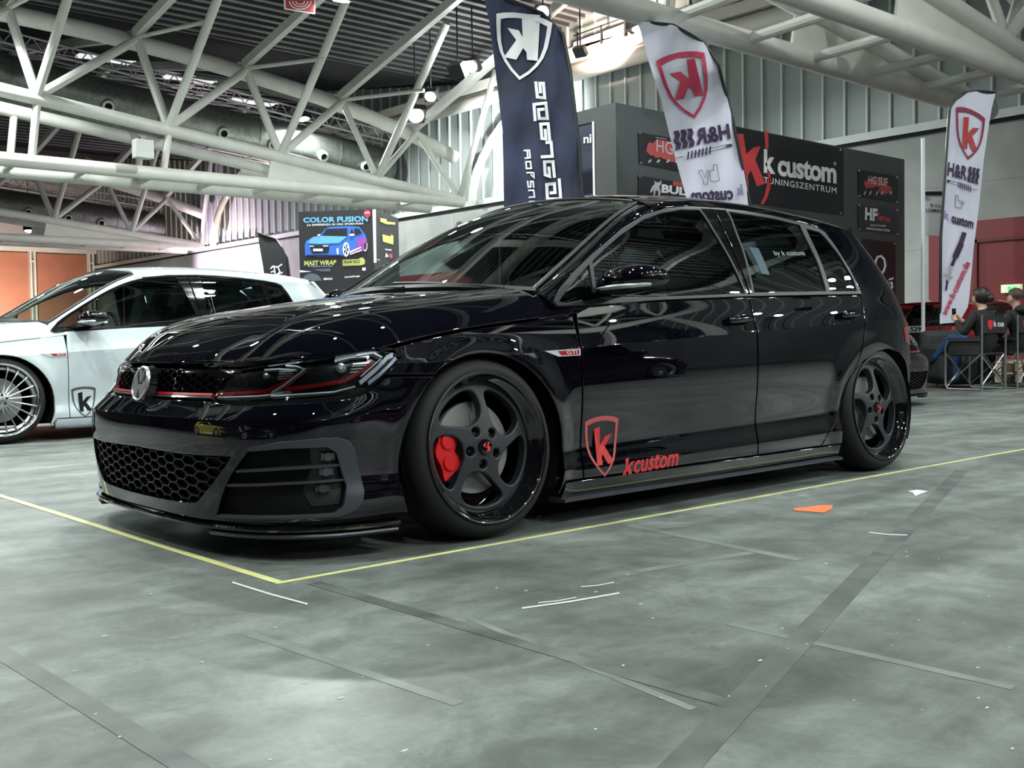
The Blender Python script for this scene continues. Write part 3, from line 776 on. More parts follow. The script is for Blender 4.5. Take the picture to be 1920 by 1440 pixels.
    both('pillar_cover', 'bpil', lambda: panel(fS, [(1.652, 1.281), (1.748, 1.283), (1.802, .89), (1.782, .889), (1.758, .985), (1.708, 1.14)], st=.03, off=.001, g=panel(fS, [(1.752, 1.283), (1.85, 1.284), (1.85, 1.1), (1.828, .892), (1.806, .890)], st=.03, off=.001)), GLOSS, car)
    for k, q in (('fq', FQ), ('fg', FG), ('rg', RG), ('rq', RQ)):
        a_, b_ = both('side_window', 'w'+k, lambda: panel(fS, q, st=.04, off=-.004, gap=-.002, rim=False), GTINT if k[0] == 'f' else TINT, car)
        if k[0] == 'f': b_.material_slots[0].material = CLEARG
    # sills
    both('side_skirt', 'skirt', lambda: panel(fS, [(.585, .162), (2.478, .162), (2.478, .108), (.575, .095)], st=.03, th=.03), nm, car)
    both_mb('skirt_blade', 'skb', lambda: sweepS(.572, 2.487, .115, [(-.06, .103), (.010, .100), (.018, .094), (.016, .086), (-.06, .086)], 60, both_=False), GREYB, car)
    # mirrors
    def mirror():
        mb = MB(); V = []; F = []; nu, nv = 26, 20; c = np.array([.645, -1.003, .914])
        for i in range(nu+1):
            v = -PI/2+PI*i/nu
            for j in range(nv):
                u = 2*PI*j/nv; e = .85
                sp = lambda t: math.copysign(abs(t)**e, t)
                y = sp(math.sin(v))*.140; r = abs(math.cos(v))**.62
                x = sp(math.cos(u))*r*.095; z = sp(math.sin(u))*r*.064
                x = min(x, .052); z = (z*1.12 if z > 0 else z*.62); z += .012*(-y/.14)-.006; z *= 1-.10*max(0, -y/.14)
                V.append(c+[x+.030*max(0, -y/.14)**2-.01, y, z])
        for i in range(nu):
            for j in range(nv): F.append((i*nv+j, (i+1)*nv+j, (i+1)*nv+(j+1) % nv, i*nv+(j+1) % nv))
        mb.add(V, F)
        mb.add(*((lambda A: (A, [(0, 1, 2, 3), (7, 6, 5, 4), (0, 4, 5, 1), (1, 5, 6, 2), (2, 6, 7, 3), (3, 7, 4, 0)]))([(.53, -.85, .845), (.68, -.85, .85), (.68, -.85, .875), (.53, -.85, .872), (.60, -.94, .865), (.68, -.94, .865), (.68, -.94, .885), (.60, -.94, .885)])))
        return mb
    mi = both_mb('door_mirror', 'mir', mirror, mirror_m or nm, car, 50)
    def msig():
        mb = MB(); V = []; n = 18; c = np.array([.645, -1.003, .914])
        for i in range(n):
            t = -1+2*i/(n-1); y = t*.118-.012; r = math.cos(math.asin(min(.999, abs(y/.14))))**.62
            x = -.093*r-.012+.030*max(0, -y/.14)**2; z0 = -.020-.004*(y/.14); hh = .0105*(1-.5*abs(t)**3)
            V += [c+[x+.004, y, z0+hh], c+[x-.003, y, z0], c+[x+.006, y, z0-hh]]
        F = []
        for i in range(n-1): F += [(3*i, 3*i+3, 3*i+4, 3*i+1), (3*i+1, 3*i+4, 3*i+5, 3*i+2)]
        return mb.add(V, F)
    put('turn_signal_lens', 'msig', lambda: msig().mesh('turn_signal_lens'), mat('turn_signal_clear', (.70, .74, .76), .25, .4), mi[0])
    # interior
    def seat():
        mb = MB()
        for y in (-.37, .37):
            mb.box((1.35, y, .52), (.5, .50, .18)); a = math.radians(20); Rm = np.array([[math.cos(a), 0, math.sin(a)], [0, 1, 0], [-math.sin(a), 0, math.cos(a)]])
            mb.box((1.66, y, .80), (.13, .48, .56), Rm); mb.box((1.76, y, 1.13), (.09, .25, .17), Rm)
        mb.box((2.35, 0, .52), (.5, 1.2, .2)); mb.box((2.66, 0, .80), (.14, 1.2, .50)); [mb.box((2.72, y, 1.08), (.08, .26, .12)) for y in (-.4, .4)]
        return mb.mesh('seats')
    s_ = put('seats', 'seat', seat, SEATM, car)
    bv = s_.modifiers.new('bevel', 'BEVEL'); bv.width = .04; bv.segments = 3
    def dash():
        mb = MB(); mb.box((.72, 0, .74), (.50, 1.36, .20)); mb.box((.62, 0, .84), (.34, 1.30, .05)); mb.tube([(1.0, -.38+.18*math.cos(t), .80+.18*math.sin(t)) for t in np.linspace(0, 2*PI, 33)], .014, 8); mb.tube([(.9, -.38, .79), (1.0, -.38, .80)], .04, 10); mb.box((1.0, -.38, .80), (.02, .34, .04))
        mb.tube([fW(np.array([0.]), np.array([.86]))[0]+[.03, 0, -.01], fW(np.array([0.]), np.array([.78]))[0]+[.07, 0, -.02]], .012, 6); mb.box(fW(np.array([0.]), np.array([.78]))[0]+[.08, 0, -.03], (.02, .22, .065))
        return mb.mesh('dashboard')
    put('dashboard', 'dash', dash, SATIN, car)
    # wheels
    for i, (x, sg) in enumerate(((0, -1), (2.63, -1), (0, 1), (2.63, 1))):
        wh = empty('wheel', (x, sg*.915, .328), 0, car)
        wh.rotation_euler = (sg*.090, 0, 0) if sg < 0 else (.090, 0, PI)
        if sg > 0: wh.rotation_euler = (-.090, 0, PI)
        def tyre():
            return MB().lathe([(.262, .012), (.268, .006), (.280, .006), (.297, .014), (.309, .028), (.316, .046), (.3185, .058), (.3185, .078), (.311, .080), (.311, .088), (.3185, .090), (.3185, .112), (.311, .114), (.311, .122), (.3185, .124), (.3185, .146), (.311, .148), (.311, .156), (.3185, .158), (.3185, .18), (.314, .195), (.300, .215), (.262, .228)], 96).mesh('tyre', 40)
        put('tyre', 'tyre', tyre, RUBBER, wh)
        silver = wheels != 'twist'
        put('rim_barrel', 'barrel', lambda: MB().lathe([(.262, .225), (.24, .215), (.232, .19), (.228, .06), (.2215, .056), (.2235, .050), (.236, .030), (.247, .022), (.252, .012), (.2555, .004), (.262, .000), (.2705, -.001), (.2715, .004), (.268, .010), (.262, .014)], 96).mesh('rim_barrel', 50), CHROME if silver else RIML, wh)
        if not silver:
            def face():
                hh = Sp([0, .03, .07, .12, .17, .224], [.030, .030, .034, .040, .047, .052])
                fF = lambda a, b: np.stack([a+0*b, hh(np.hypot(a, b))+0*a, b+0*a], -1)
                circ = [(.224*math.cos(t), .224*math.sin(t)) for t in np.linspace(0, 2*PI, 96, endpoint=False)]
                holes = []
                for k in range(5):
                    c0 = math.radians(83+36+72*k); P = []
                    rs = np.array([.092, .11, .14, .17, .196, .2065]); wd = np.array([.46, .84, 1.02, 1.06, 1.02, .84]); cs = np.array([-.10, -.10, -.05, .02, .075, .085])
                    L_ = [(r, c0+c-w_/2) for r, w_, c in zip(rs, wd, cs)]; R_ = [(r, c0+c+w_/2) for r, w_, c in zip(rs, wd, cs)]
                    top = [(.210, c0+.085+t) for t in np.linspace(-.32, .32, 7)]
                    P = L_+top+R_[::-1]; holes.append(smoothpoly([(r*math.cos(t), r*math.sin(t)) for r, t in P], 2))
                for k in range(5):
                    t0 = math.radians(83+72*k+36); holes.append([(.062*math.cos(t0)+.0175*math.cos(t), .062*math.sin(t0)+.0175*math.sin(t)) for t in np.linspace(0, 2*PI, 18, endpoint=False)])
                return panel(fF, circ, holes, st=.008, gap=.0, bev=.006, th=.028).mesh('wheel_face')
            put('wheel_face', 'face', face, RIMF, wh)
            put('wheel_bolts', 'bolts', lambda: (lambda mb: [mb.tube([(.054*math.cos(t), .060, .054*math.sin(t)), (.054*math.cos(t), .050, .054*math.sin(t))], .009, 6) for t in [math.radians(83+72*k+36) for k in range(5)]] and mb.mesh('wheel_bolts'))(MB()), SATIN, wh)
            put('centre_cap', 'cap', lambda: MB().lathe([(0, .020), (.027, .0225), (.029, .028), (.029, .036)], 32).mesh('centre_cap'), GLOSS, wh)
            put('centre_cap_emblem', 'capm', lambda: (lambda mb: [put_poly(mb, [(a*.016*c_-b*.016*s_2, a*.016*s_2+b*.016*c_) for a, b in ((-1.1, .2), (-.3, 1), (0, .5), (-.5, .15), (-.2, -.3), (.3, -.1), (.1, -.8), (-.4, -1.1), (.9, -1.0), (1.2, -.2), (.6, .3), (1.0, .9), (.4, 1.1), (.2, .2), (-.3, -.1))], lambda x, y: (x, .0188, y)) for c_, s_2 in ((1, 0),)] and mb.mesh('centre_cap_emblem'))(MB()), VINYL, wh)
        else:
            def mface():
                mb = MB(); mb.lathe([(0, .010), (.045, .012), (.062, .020), (.066, .035), (.05, .05)], 40)
                for k in range(20):
                    t = 2*PI*k/20+.08; ct, st_ = math.cos(t), math.sin(t); P = [(.05, .018), (.10, .026), (.16, .020), (.215, .014), (.243, .022)]
                    mb.tube([(r*ct, h, r*st_) for r, h in P], [.010, .0062, .0056, .0062, .008], 6)
                mb.lathe([(.240, .02), (.232, .030), (.222, .034), (.218, .06)], 60)
                return mb.mesh('wheel_face', 40)
            put('wheel_face', 'mface', mface, mat('brushed_silver_wheel', (.55, .57, .6), .25, .95), wh)
            put('wheel_bolts', 'mbolts', lambda: (lambda mb: [mb.tube([(.036*math.cos(t), .02, .036*math.sin(t)), (.036*math.cos(t), .006, .036*math.sin(t))], .009, 12) for t in [2*PI*k/5+.3 for k in range(5)]] and mb.mesh('wheel_bolts'))(MB()), MATTE, wh)
        put('brake_disc', 'disc', lambda: MB().lathe([(.0, .085), (.075, .085), (.078, .098), (.163, .098), (.165, .102), (.165, .122), (.163, .126), (.0, .126)], 64).mesh('brake_disc'), DISC, wh)
        if not silver and i in (0, 2):
            def cal():
                mb = MB(); P = []; a0, a1 = 152, 214
                if sg: pass
                for t in np.linspace(a0, a1, 15):
                    k = (t-a0)/(a1-a0); rr = .186+.006*math.cos(k*4*PI); P.append((rr*math.cos(math.radians(t)), rr*math.sin(math.radians(t))))
                for t in np.linspace(a1, a0, 13):
                    k = (a1-t)/(a1-a0); rr = .112-.012*abs(math.sin(k*2*PI)); P.append((rr*math.cos(math.radians(t)), rr*math.sin(math.radians(t))))
                mb.prism(P, .062, .14, lambda a, b, h: (a, h, b)); 
                for t in (168, 198): mb.tube([(.143*math.cos(math.radians(t)), .064, .143*math.sin(math.radians(t))), (.143*math.cos(math.radians(t)), .054, .143*math.sin(math.radians(t)))], [.030, .026], 20)
                return mb.mesh('brake_caliper')
            put('brake_caliper', 'cal', cal, CALI, wh)
    return car
# ---------------------------------------------------------------- hall
def floor_mat():
    m = bpy.data.materials.new('worn_concrete'); m.use_nodes = True; nt = m.node_tree; b = nt.nodes['Principled BSDF']; L = nt.links.new
    tc = nt.nodes.new('ShaderNodeTexCoord')
    def noise(sc, det, rough=.6, map_=None, dist=0.):
        n = nt.nodes.new('ShaderNodeTexNoise'); n.inputs['Scale'].default_value = sc; n.inputs['Detail'].default_value = det; n.inputs['Roughness'].default_value = rough; n.inputs['Distortion'].default_value = dist
        if map_:
            mp = nt.nodes.new('ShaderNodeMapping'); mp.inputs['Scale'].default_value = map_[0]; mp.inputs['Rotation'].default_value = (0, 0, map_[1]); L(tc.outputs['Object'], mp.inputs['Vector']); L(mp.outputs[0], n.inputs['Vector'])
        else: L(tc.outputs['Object'], n.inputs['Vector'])
        return n.outputs['Fac']
    def ramp(inp, lo, hi, a, c):
        r = nt.nodes.new('ShaderNodeMapRange'); r.interpolation_type = 'SMOOTHSTEP'; r.inputs['From Min'].default_value = lo; r.inputs['From Max'].default_value = hi; r.inputs['To Min'].default_value = a; r.inputs['To Max'].default_value = c; L(inp, r.inputs['Value']); return r.outputs[0]
    def mul(a, b_):
        q = nt.nodes.new('ShaderNodeMath'); q.operation = 'MULTIPLY'; L(a, q.inputs[0]); L(b_, q.inputs[1]); return q.outputs[0]
    big = ramp(noise(.9, 8, .62), .32, .68, .60, 1.38)
    mid = ramp(noise(4.5, 9, .72, dist=.6), .36, .64, .76, 1.24)
    st1 = ramp(noise(1.6, 6, .6, ((.25, 2.6, 1), .45)), .40, .66, .90, 1.22)
    st2 = ramp(noise(1.3, 6, .6, ((.3, 3.2, 1), -1.1)), .42, .64, .94, 1.16)
    fine = ramp(noise(60, 4), .3, .7, .93, 1.07)
    spk = ramp(noise(22, 3, .5), .70, .76, 1., .55)
    v = mul(mul(mul(big, mid), mul(st1, st2)), mul(fine, spk))
    c = nt.nodes.new('ShaderNodeVectorMath'); c.operation = 'SCALE'; c.inputs[0].default_value = (.118, .131, .122); L(v, c.inputs['Scale']); L(c.outputs[0], b.inputs['Base Color'])
    r = ramp(mid if False else big, .66, 1.32, .52, .34); L(r, b.inputs['Roughness']); b.inputs['Specular IOR Level'].default_value = .35
    bp = nt.nodes.new('ShaderNodeBump'); bp.inputs['Strength'].default_value = .12; bp.inputs['Distance'].default_value = .004; L(fine, bp.inputs['Height']); L(bp.outputs[0], b.inputs['Normal'])
    return m
def quadf(name, x0, x1, y0, y1, z, m): return MB().bx(x0, x1, y0, y1, z-.3, z).build(name, m)
tag(quadf('floor', -24, 18.3, -24, 52.3, 0, floor_mat()), kind='structure')
CONC = mat('cast_concrete', (.30, .31, .30), .8, noise=(.8, .22))
PANL = mat('ribbed_wall_panel', (.25, .28, .275), .45, .2, noise=(.5, .10))
RIBL = mat('pale_wall_rib', (.52, .56, .55), .5)
STEEL = mat('white_painted_steel', (.60, .60, .56), .42, noise=(3, .06))
DECK = mat('dark_roof_deck', (.035, .035, .037), .6)
DECKL = mat('light_deck_rib', (.20, .20, .21), .4, .3)
DUCTM = mat('galvanised_duct', (.20, .215, .20), .38, .8, noise=(9, .22))
DARKW = mat('dark_back_wall', (.10, .105, .11), .8, noise=(.3, .3))
# end wall behind the booth: concrete plinth, ribbed cladding above
mb = MB(); mb.bx(18, 18.3, -24, 52.3, 0, 4.76)
for y in np.arange(-22.2, 52, 2.6): mb.bx(17.995, 18.01, y, y+.03, 0, 4.7)
for z in (1.2, 2.4, 3.6): mb.bx(17.995, 18.01, -24, 52, z, z+.025)
tag(mb.build('wall_end', CONC), kind='structure')
mb = MB(); mb.bx(18.05, 18.3, -24, 52.3, 4.76, 12)
tag(mb.build('wall_upper', PANL), kind='structure')
mb = MB()
for y in np.arange(-22.02, 52, .52): mb.bx(17.99, 18.06, y-.022, y+.022, 4.9, 11.5)
tag(mb.build('trim_1', RIBL), kind='structure')
tag(MB().bx(17.90, 18.05, -24, 52.3, 4.74, 4.90).build('trim_2', RIBL), kind='structure')
tag(MB().bx(17.93, 18.04, -24, 52.3, 4.68, 4.735).build('trim_3', MATTE), kind='structure')
# round cornice and box beam under the roof edge
mb = MB(); mb.tube([(17.45, y, 7.62) for y in (-8, 16.9, 34)], .20, 20); mb.bx(17.3, 18.05, -8, 34, 7.86, 8.12)
tag(mb.build('trim_4', mat('warm_white_fascia', (.60, .56, .53), .45)), kind='structure')
mb = MB(); X5 = lambda u, v, h=0: onX(u, v, 17.5-h)
mb.prism([(1062, 92), (1178, 60), (1212, 88), (1072, 127)], 0, .05, lambda a, b, h: X5(a, b, -h)); mb.prism([(1075, 80), (1170, 45), (1172, 62), (1075, 96)], 0, .05, lambda a, b, h: X5(a, b, -h))
tag(mb.build('trim_7', mat('warm_lit_panel', (.62, .50, .45), .5), smooth=False), kind='structure')
mb = MB()
for u, v0, v1 in ((1083, 60, 108), (1127, 47, 95), (1171, 28, 82)): mb.prism([(u-1.6, v0), (u+1.6, v0), (u+1.6, v1), (u-1.6, v1)], .02, .08, lambda a, b, h: X5(a, b, h))
mb.prism([(1075, 66), (1160, 35), (1160, 38), (1075, 69)], .02, .08, lambda a, b, h: X5(a, b, h))
tag(mb.build('trim_8', MATTE, smooth=False), kind='structure')
# far wall with brown panels
tag(MB().bx(-24, 18.3, 52, 52.3, 0, 12).build('wall_far', mat('far_wall_grey', (.42, .40, .42), .7, noise=(.4, .1))), kind='structure')
mb = MB()
for x0, x1 in ((9.7, 12.05), (12.35, 14.75), (15.02, 17.6)): mb.bx(x0, x1, 51.9, 52.02, .4, 5.45)
tag(mb.build('trim_5', mat('brown_wall_panel', (.32, .13, .08), .6, noise=(.8, .15))), kind='structure')
mb = MB()
for x in (12.2, 14.88, 17.75): mb.bx(x-.14, x-.05, 51.6, 51.9, 0, 5.5); mb.bx(x+.05, x+.14, 51.6, 51.9, 0, 5.5); [mb.bx(x-.12, x+.12, 51.65, 51.8, z, z+.08) for z in (1.5, 3.2, 5.0)]
mb.bx(-10, 18, 51.5, 51.9, 5.5, 5.8)
tag(mb.build('trim_6', STEEL), kind='structure')
tag(MB().bx(-24.3, 18.3, -24.3, -24, 0, 12).build('wall_near', DARKW), kind='structure')
tag(MB().bx(-24.3, -24, -24, 52.3, 0, 12).build('wall_left', DARKW), kind='structure')
# roof deck: folded sheet with ribs running along the hall
CY = [-12.6, 4.4, 21.4, 38.4]
def zroof(y):
    d = min(abs(y-c) for c in CY); return 8.40+1.35*min(d, 8.5)/8.5
mb = MB(); ys = np.arange(-24, 52.31, .30)
for i in range(len(ys)-1):
    y0, y1 = ys[i], ys[i+1]; z0, z1 = zroof(y0), zroof(y1); ym = y0+.13; zm = z0+(z1-z0)*.43
    mb.cur = 0; mb.add([(-24, y0, z0+.10), (18.2, y0, z0+.10), (18.2, ym, zm+.10), (-24, ym, zm+.10)], [(0, 1, 2, 3)])
    mb.add([(-24, ym, zm+.10), (18.2, ym, zm+.10), (18.2, ym+.01, zm), (-24, ym+.01, zm)], [(0, 1, 2, 3)])
    mb.cur = 1; mb.add([(-24, ym+.01, zm), (18.2, ym+.01, zm), (18.2, y1-.06, z1), (-24, y1-.06, z1)], [(0, 1, 2, 3)])
    mb.cur = 0; mb.add([(-24, y1-.06, z1), (18.2, y1-.06, z1), (18.2, y1, z1+.10), (-24, y1, z1+.10)], [(0, 1, 2, 3)])
tag(mb.build('ceiling', [DECK, DECKL], smooth=False), kind='structure')
# ---------------------------------------------------------------- roof trusses
def Bz(x): return 4.80+min(1.75, .1135*(17.15-x))
def Tz(x): return float(Sp([2, 5.08, 7.84, 10.63, 13.44, 15.9], [8.12, 8.09, 7.96, 7.67, 7.26, 6.72])(x)) if x > 2 else 8.12
BN = [17.11, 14.24, 11.31, 8.36, 5.40, 2.45, -.5, -3.45, -6.4, -9.35]
TN = [15.9, 13.44, 10.63, 7.84, 5.0, 2.0, -1., -3.95, -6.9]
def web(name, a, b, r, par, n=10): return MB().tube([a, b], r, n).build(name, STEEL, par)
def truss(c, label, full=True):
    t = empty('roof_truss', (17.5, c, 4.7)); tag(t, label, 'roof truss', None)
    inv = lambda q: tuple(np.array(q)-np.array([17.5, c, 4.7]))
    def P(o): return o
    for sg in (-1, 1):
        y = c+.8*sg
        MB().tube([inv((x, y, 4.75)) for x in (-12, 17.2)], .155, 18).build('lower_chord', STEEL, t)
        MB().tube([inv((x, y, Bz(x))) for x in (-12, -5, 0, 1.7, 8, 17.2)], .15, 18).build('middle_chord', STEEL, t)
        if full or sg > 0:
            MB().add([inv(p) for p in ((17.1, y-.02, 4.75), (10.9, y-.02, 4.75), (11.05, y-.02, Bz(11)), (17.1, y-.02, Bz(17.1)), (17.1, y+.02, 4.75), (10.9, y+.02, 4.75), (11.05, y+.02, Bz(11)), (17.1, y+.02, Bz(17.1)))],
                 [(0, 1, 2, 3), (7, 6, 5, 4), (0, 4, 5, 1), (1, 5, 6, 2), (2, 6, 7, 3), (3, 7, 4, 0)]).build('gusset_plate', STEEL, t, smooth=False)
        for x in BN[3:]: web('hanger', inv((x, y, Bz(x)-.1)), inv((x-.15, y, 4.8)), .085, t)
        if sg > 0: continue
        for i, x in enumerate(BN[:8]):
            for k in (i, i-1):
                if 0 <= k < len(TN): web('web_tube', inv((x, y, Bz(x)+.05)), inv((TN[k], c-.4, Tz(TN[k])-.05)), .105 if i > 1 else .085, t)
            # long strut up to the rafters
            if 0 < i: web('roof_strut', inv((x, y, Bz(x)+.05)), inv((x, y-3.2, 8.62)), .10, t)
            if 0 < i < len(TN): web('brace', inv((TN[i], c-.4, Tz(TN[i]))), inv((x, y-2.2, Bz(x)+2.02)), .05, t, 8)
            if i == 0: web('roof_strut', inv((x, y, Bz(x)+.05)), inv((x-.6, y-2.4, 8.0)), .085, t)
    MB().tube([inv((x, c, Tz(x))) for x in (-12, -5, 0, 3, 5, 7, 9, 11, 13, 14.5, 15.9)]+[inv((17.6, c, 6.2))], .20, 18).build('top_chord', STEEL, t)
    for x in TN[:8]:
        for sg in (-1, 1):
            a, b = (x, c+sg*.1-.2, Tz(x)+.1), (x, c+sg*8.3, zroof(c+8.3)-.22)
            MB().beam(inv(a), inv(b), .16, .22).build('rafter', STEEL, t, smooth=False)
    for x in np.arange(-9, 17, 1.55): web('cross_strut', inv((x, c-.8, 4.75)), inv((x+.2, c+.8, 4.75)), .075, t)
    return t
truss(21.4, 'white tubular roof truss crossing the upper left, above the white car')
truss(38.4, 'farther white tubular roof truss, lower left beyond the first one')
truss(4.4, 'dim tubular roof truss at the upper right, above the dark booth')
truss(-12.6, 'white tubular roof truss behind the photographer, seen only in reflections')
# arch rib on the end wall
for yc, lab in ((38.4, 'pale curved roof rib rising from the far truss end'), (21.4, 'pale curved roof rib rising from the near truss end at the end wall')):
    P = [(17.75, yc-.6-8.0*(1-math.cos(t)), 4.8+3.6*math.sin(t)) for t in np.linspace(0, PI/2, 14)]
    tag(MB().tube(P, .13, 10).build('arched_rib', STEEL), lab, 'roof rib')
# ventilation ducts with nozzles
def duct(y0, pts, noz, r, label):
    p0 = np.array([18.0, y0, pts[-1][1]]); d = empty('ventilation_duct', tuple(p0)); tag(d, label, 'duct')
    q = [np.array([x, y0, z])-p0 for x, z in pts]; MB().tube(q, r, 40).build('duct_shell', DUCTM, d)
    for k in range(len(q)-1):
        L_ = np.linalg.norm(q[k+1]-q[k]); n = int(L_/1.25)
        for j in range(n):
            a = q[k]+(q[k+1]-q[k])*(j+.5)/n; t = (q[k+1]-q[k])/L_; MB().tube([a-t*.02, a+t*.02], r+.012, 40).build('duct_band', DUCTM, d)
    for x, z in noz:
        dirv = np.array([-.12, -.92, -.36]); dirv /= np.linalg.norm(dirv); zc = np.interp(x, [p[0] for p in pts], [p[1] for p in pts]); a = np.array([x, y0, zc])-p0+dirv*(r-.05)
        nz = MB().tube([a, a+dirv*.10], [.20, .17], 20).build('nozzle_collar', DUCTM, d)
        MB().tube([a+dirv*.09, a+dirv*.16, a+dirv*.17], [.165, .15, .10], 20, cap=False).build('nozzle_ring', mat('nozzle_white', (.55, .57, .56), .4), d)
        MB().tube([a+dirv*.10, a+dirv*.12], .09, 16).build('nozzle_throat', MATTE, d)
dz = lambda pts, o: [(x, z+o) for x, z in pts]
duct(25, [(-10, 7.75), (4, 7.7), (17.6, 6.35)], [(x, 0) for x in (6.83, 8.48, 10.03, 11.73, 13.29, 14.97, 16.49, 5.2, 3.6, 2)], .62, 'large galvanised air duct with round nozzles behind the near truss')
duct(42, [(-6, 6.9), (9, 6.65), (17.3, 5.95)], [(x, 0) for x in (10.25, 11.65, 13.22, 14.57)], .62, 'galvanised air duct with nozzles behind the far truss, lower left')
# cable ladders above the ducts
def ladder(y, pts, off, label):
    t = MB(); P = [np.array((x, y, z+off)) for x, z in pts]
    for dy in (-.25, .25): t.tube([p+[0, dy, 0] for p in P], .035, 6)
    for k in range(len(P)-1):
        n = int(np.linalg.norm(P[k+1]-P[k])/.45)
        for j in range(n):
            a = P[k]+(P[k+1]-P[k])*j/n; t.tube([a+[0, -.25, 0], a+[.0, .25, 0]], .02, 5)
            t.tube([a+[0, -.25, 0], a+[.22, -.25, .30]], .016, 5); t.tube([a+[.22, -.25, .30], a+[.45, -.25, -.02]], .016, 5)
    for dy in (-.25,): t.tube([p+[0, dy, .30] for p in P], .03, 6)
    tag(t.build('cable_ladder', mat('grey_cable_tray', (.42, .42, .43), .5, .3)), label, 'cable ladder')
ladder(24.6, [(-10, 7.75), (4, 7.7), (17.4, 6.35)], .72, 'grey lattice cable tray on top of the near air duct')
ladder(41.6, [(-6, 6.9), (9, 6.65), (17.2, 5.95)], .72, 'grey lattice cable tray on top of the far air duct')
# bright strips under the roof by the ducts (skylight slats)
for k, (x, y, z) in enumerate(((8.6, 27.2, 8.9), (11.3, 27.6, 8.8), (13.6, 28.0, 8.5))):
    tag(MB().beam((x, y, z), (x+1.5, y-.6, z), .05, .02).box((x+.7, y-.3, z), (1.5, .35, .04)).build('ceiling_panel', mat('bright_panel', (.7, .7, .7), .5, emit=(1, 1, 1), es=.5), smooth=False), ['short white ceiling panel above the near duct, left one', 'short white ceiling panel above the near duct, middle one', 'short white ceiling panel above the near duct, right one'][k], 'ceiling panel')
# box with a cable hanging on the truss, fire hose sign
sb = tag(MB().box(onY(268, 280, 19.9), (.42, .25, .42)).build('junction_box', mat('grey_box', (.5, .52, .5), .5), bevel=.02), 'small pale grey box fixed to the near truss', 'box')
MB().tube([onY(262, 264, 19.9), onY(262, 258, 20.6)], .02, 8).build('hook', SATIN, sb)
y14 = lambda u, v: onY(u, v, 14)
fs = MB(); fs.prism([(530, -34), (593, -24), (591, 27), (533, 18)], 0, .03, lambda a, b, h: onY(a, b, 14+h)); fso = fs.build('hose_reel_sign', mat('sign_red', (.50, .03, .04), .5), smooth=False); tag(fso, 'red square hose reel sign with white rings hanging at top edge', 'sign')
mb = MB()
for r in (7, 13, 19):
    c = [(563+(r+2.4)*math.cos(t), 2+(r+2.4)*math.sin(t)*.75) for t in np.linspace(0, PI, 25)]; d = [(563+r*math.cos(t), 2+r*math.sin(t)*.75) for t in np.linspace(0, PI, 25)]
    for i in range(24): put_poly(mb, [c[i], c[i+1], d[i+1], d[i]], lambda a, b: onY(a, b, 13.985))
put_ring(mb, [(530, -34), (593, -24), (591, 27), (533, 18)], [(533, -31), (590.5, -22), (588.5, 24), (536, 15.5)], lambda a, b: onY(a, b, 13.985))
mb.build('sign_rings', WHITE, fso, smooth=False)
# ---------------------------------------------------------------- flood lights
LAMPE = mat('lamp_glow', (1, 1, 1), .5, emit=(.95, 1, .98), es=160)
LAMPW = mat('lamp_glow_warm', (1, 1, 1), .5, emit=(1, .82, .66), es=90)
def flood(p, d, label, power=0, size=.26, warm=False, spread=110, grp=None):
    p = np.array(p, float); d = np.array(d, float); d /= np.linalg.norm(d)
    t = empty('flood_light', tuple(p)); tag(t, label, 'flood light', grp)
    x = np.cross(d, [0, 0, 1.]); x = x/np.linalg.norm(x) if np.linalg.norm(x) > .01 else np.array([1., 0, 0]); z = np.cross(x, d); Rm = np.stack([x, d, z], 1)
    MB().box((0, 0, 0), (size*1.2, size*.55, size), Rm).build('lamp_housing', SATIN, t, smooth=False)
    MB().tube([d*size*.29, d*size*.31], size*.46, 20).build('lamp_glass', LAMPW if warm else LAMPE, t, smooth=False)
    up = max(.3, zroof(p[1])-p[2]-.06) if p[2] > 4 else -p[2]
    MB().tube([(0, 0, 0), (0, 0, up)], .018, 8).build('lamp_bracket', SATIN, t)
    if power:
        l = bpy.data.lights.new('flood_beam', 'AREA'); l.shape = 'DISK'; l.size = size*.9; l.energy = power; l.color = warm if isinstance(warm, tuple) else (1, .80, .66) if warm else (.93, 1, .97); l.spread = math.radians(spread)
        o = bpy.data.objects.new('flood_beam', l); COL.objects.link(o); o.parent = t; o.location = tuple(d*size*.36); o.rotation_euler = Vector(tuple(-d)).to_track_quat('Z', 'Y').to_euler()
flood(onY(779, 213, 19.2), (-.2, -.5, -.5), 'very bright flood lamp at the right end of the near truss', 480, .42)
flood(onY(808, 178, 18.5), (-.4, -.3, -.5), 'bright flood lamp just above the brightest one on the near truss', 300, .3)
flood(onY(886, 122, 17), (-.5, -.2, -.4), 'flood lamp on the rafter left of the dark blue flag', 400, .32)
flood(onY(858, 132, 17.2), (.7, .2, .5), 'unlit-looking flood lamp turned away, left of the dark blue flag', 0, .36)
flood(onY(1018, 22, 14.5), (-.6, -.5, -.35), 'bright flood lamp behind the top of the dark blue flag', 500, .3)
flood((17.0, 33.5, 2.4), (.9, .6, .35), 'hidden warm flood lamp brightening the wall below the far truss', 350, .3, True)  # lamp itself is out of view; it only warms the wall
flood((16.2, 17.2, 5.9), (.85, .4, .25), 'flood lamp washing the ribbed wall beside the near truss', 420, .3)
flood((16.0, 14.5, 7.6), (.8, .2, .75), 'lamp lighting the boxed roof edge above the booth', 220, .25, True)
for q, (x, y, z) in enumerate(((14.9, -9.1, 6.5), (15.4, -9.4, 6.1), (16.0, -9.1, 6.5), (15.8, -7.2, 6.5), (17.2, -8.3, 6.4), (10.5, -9.8, 5.2), (-.06, 3.04, 6.9), (1.9, 8.2, 6.4))):
    flood((x, y, z), (-.7, .6, -.5), 'bright lamp on a drop rod, seen only as a glint on the dark car', 28, .19 if q < 5 else .16, False, 120, 'lamps on drop rods')
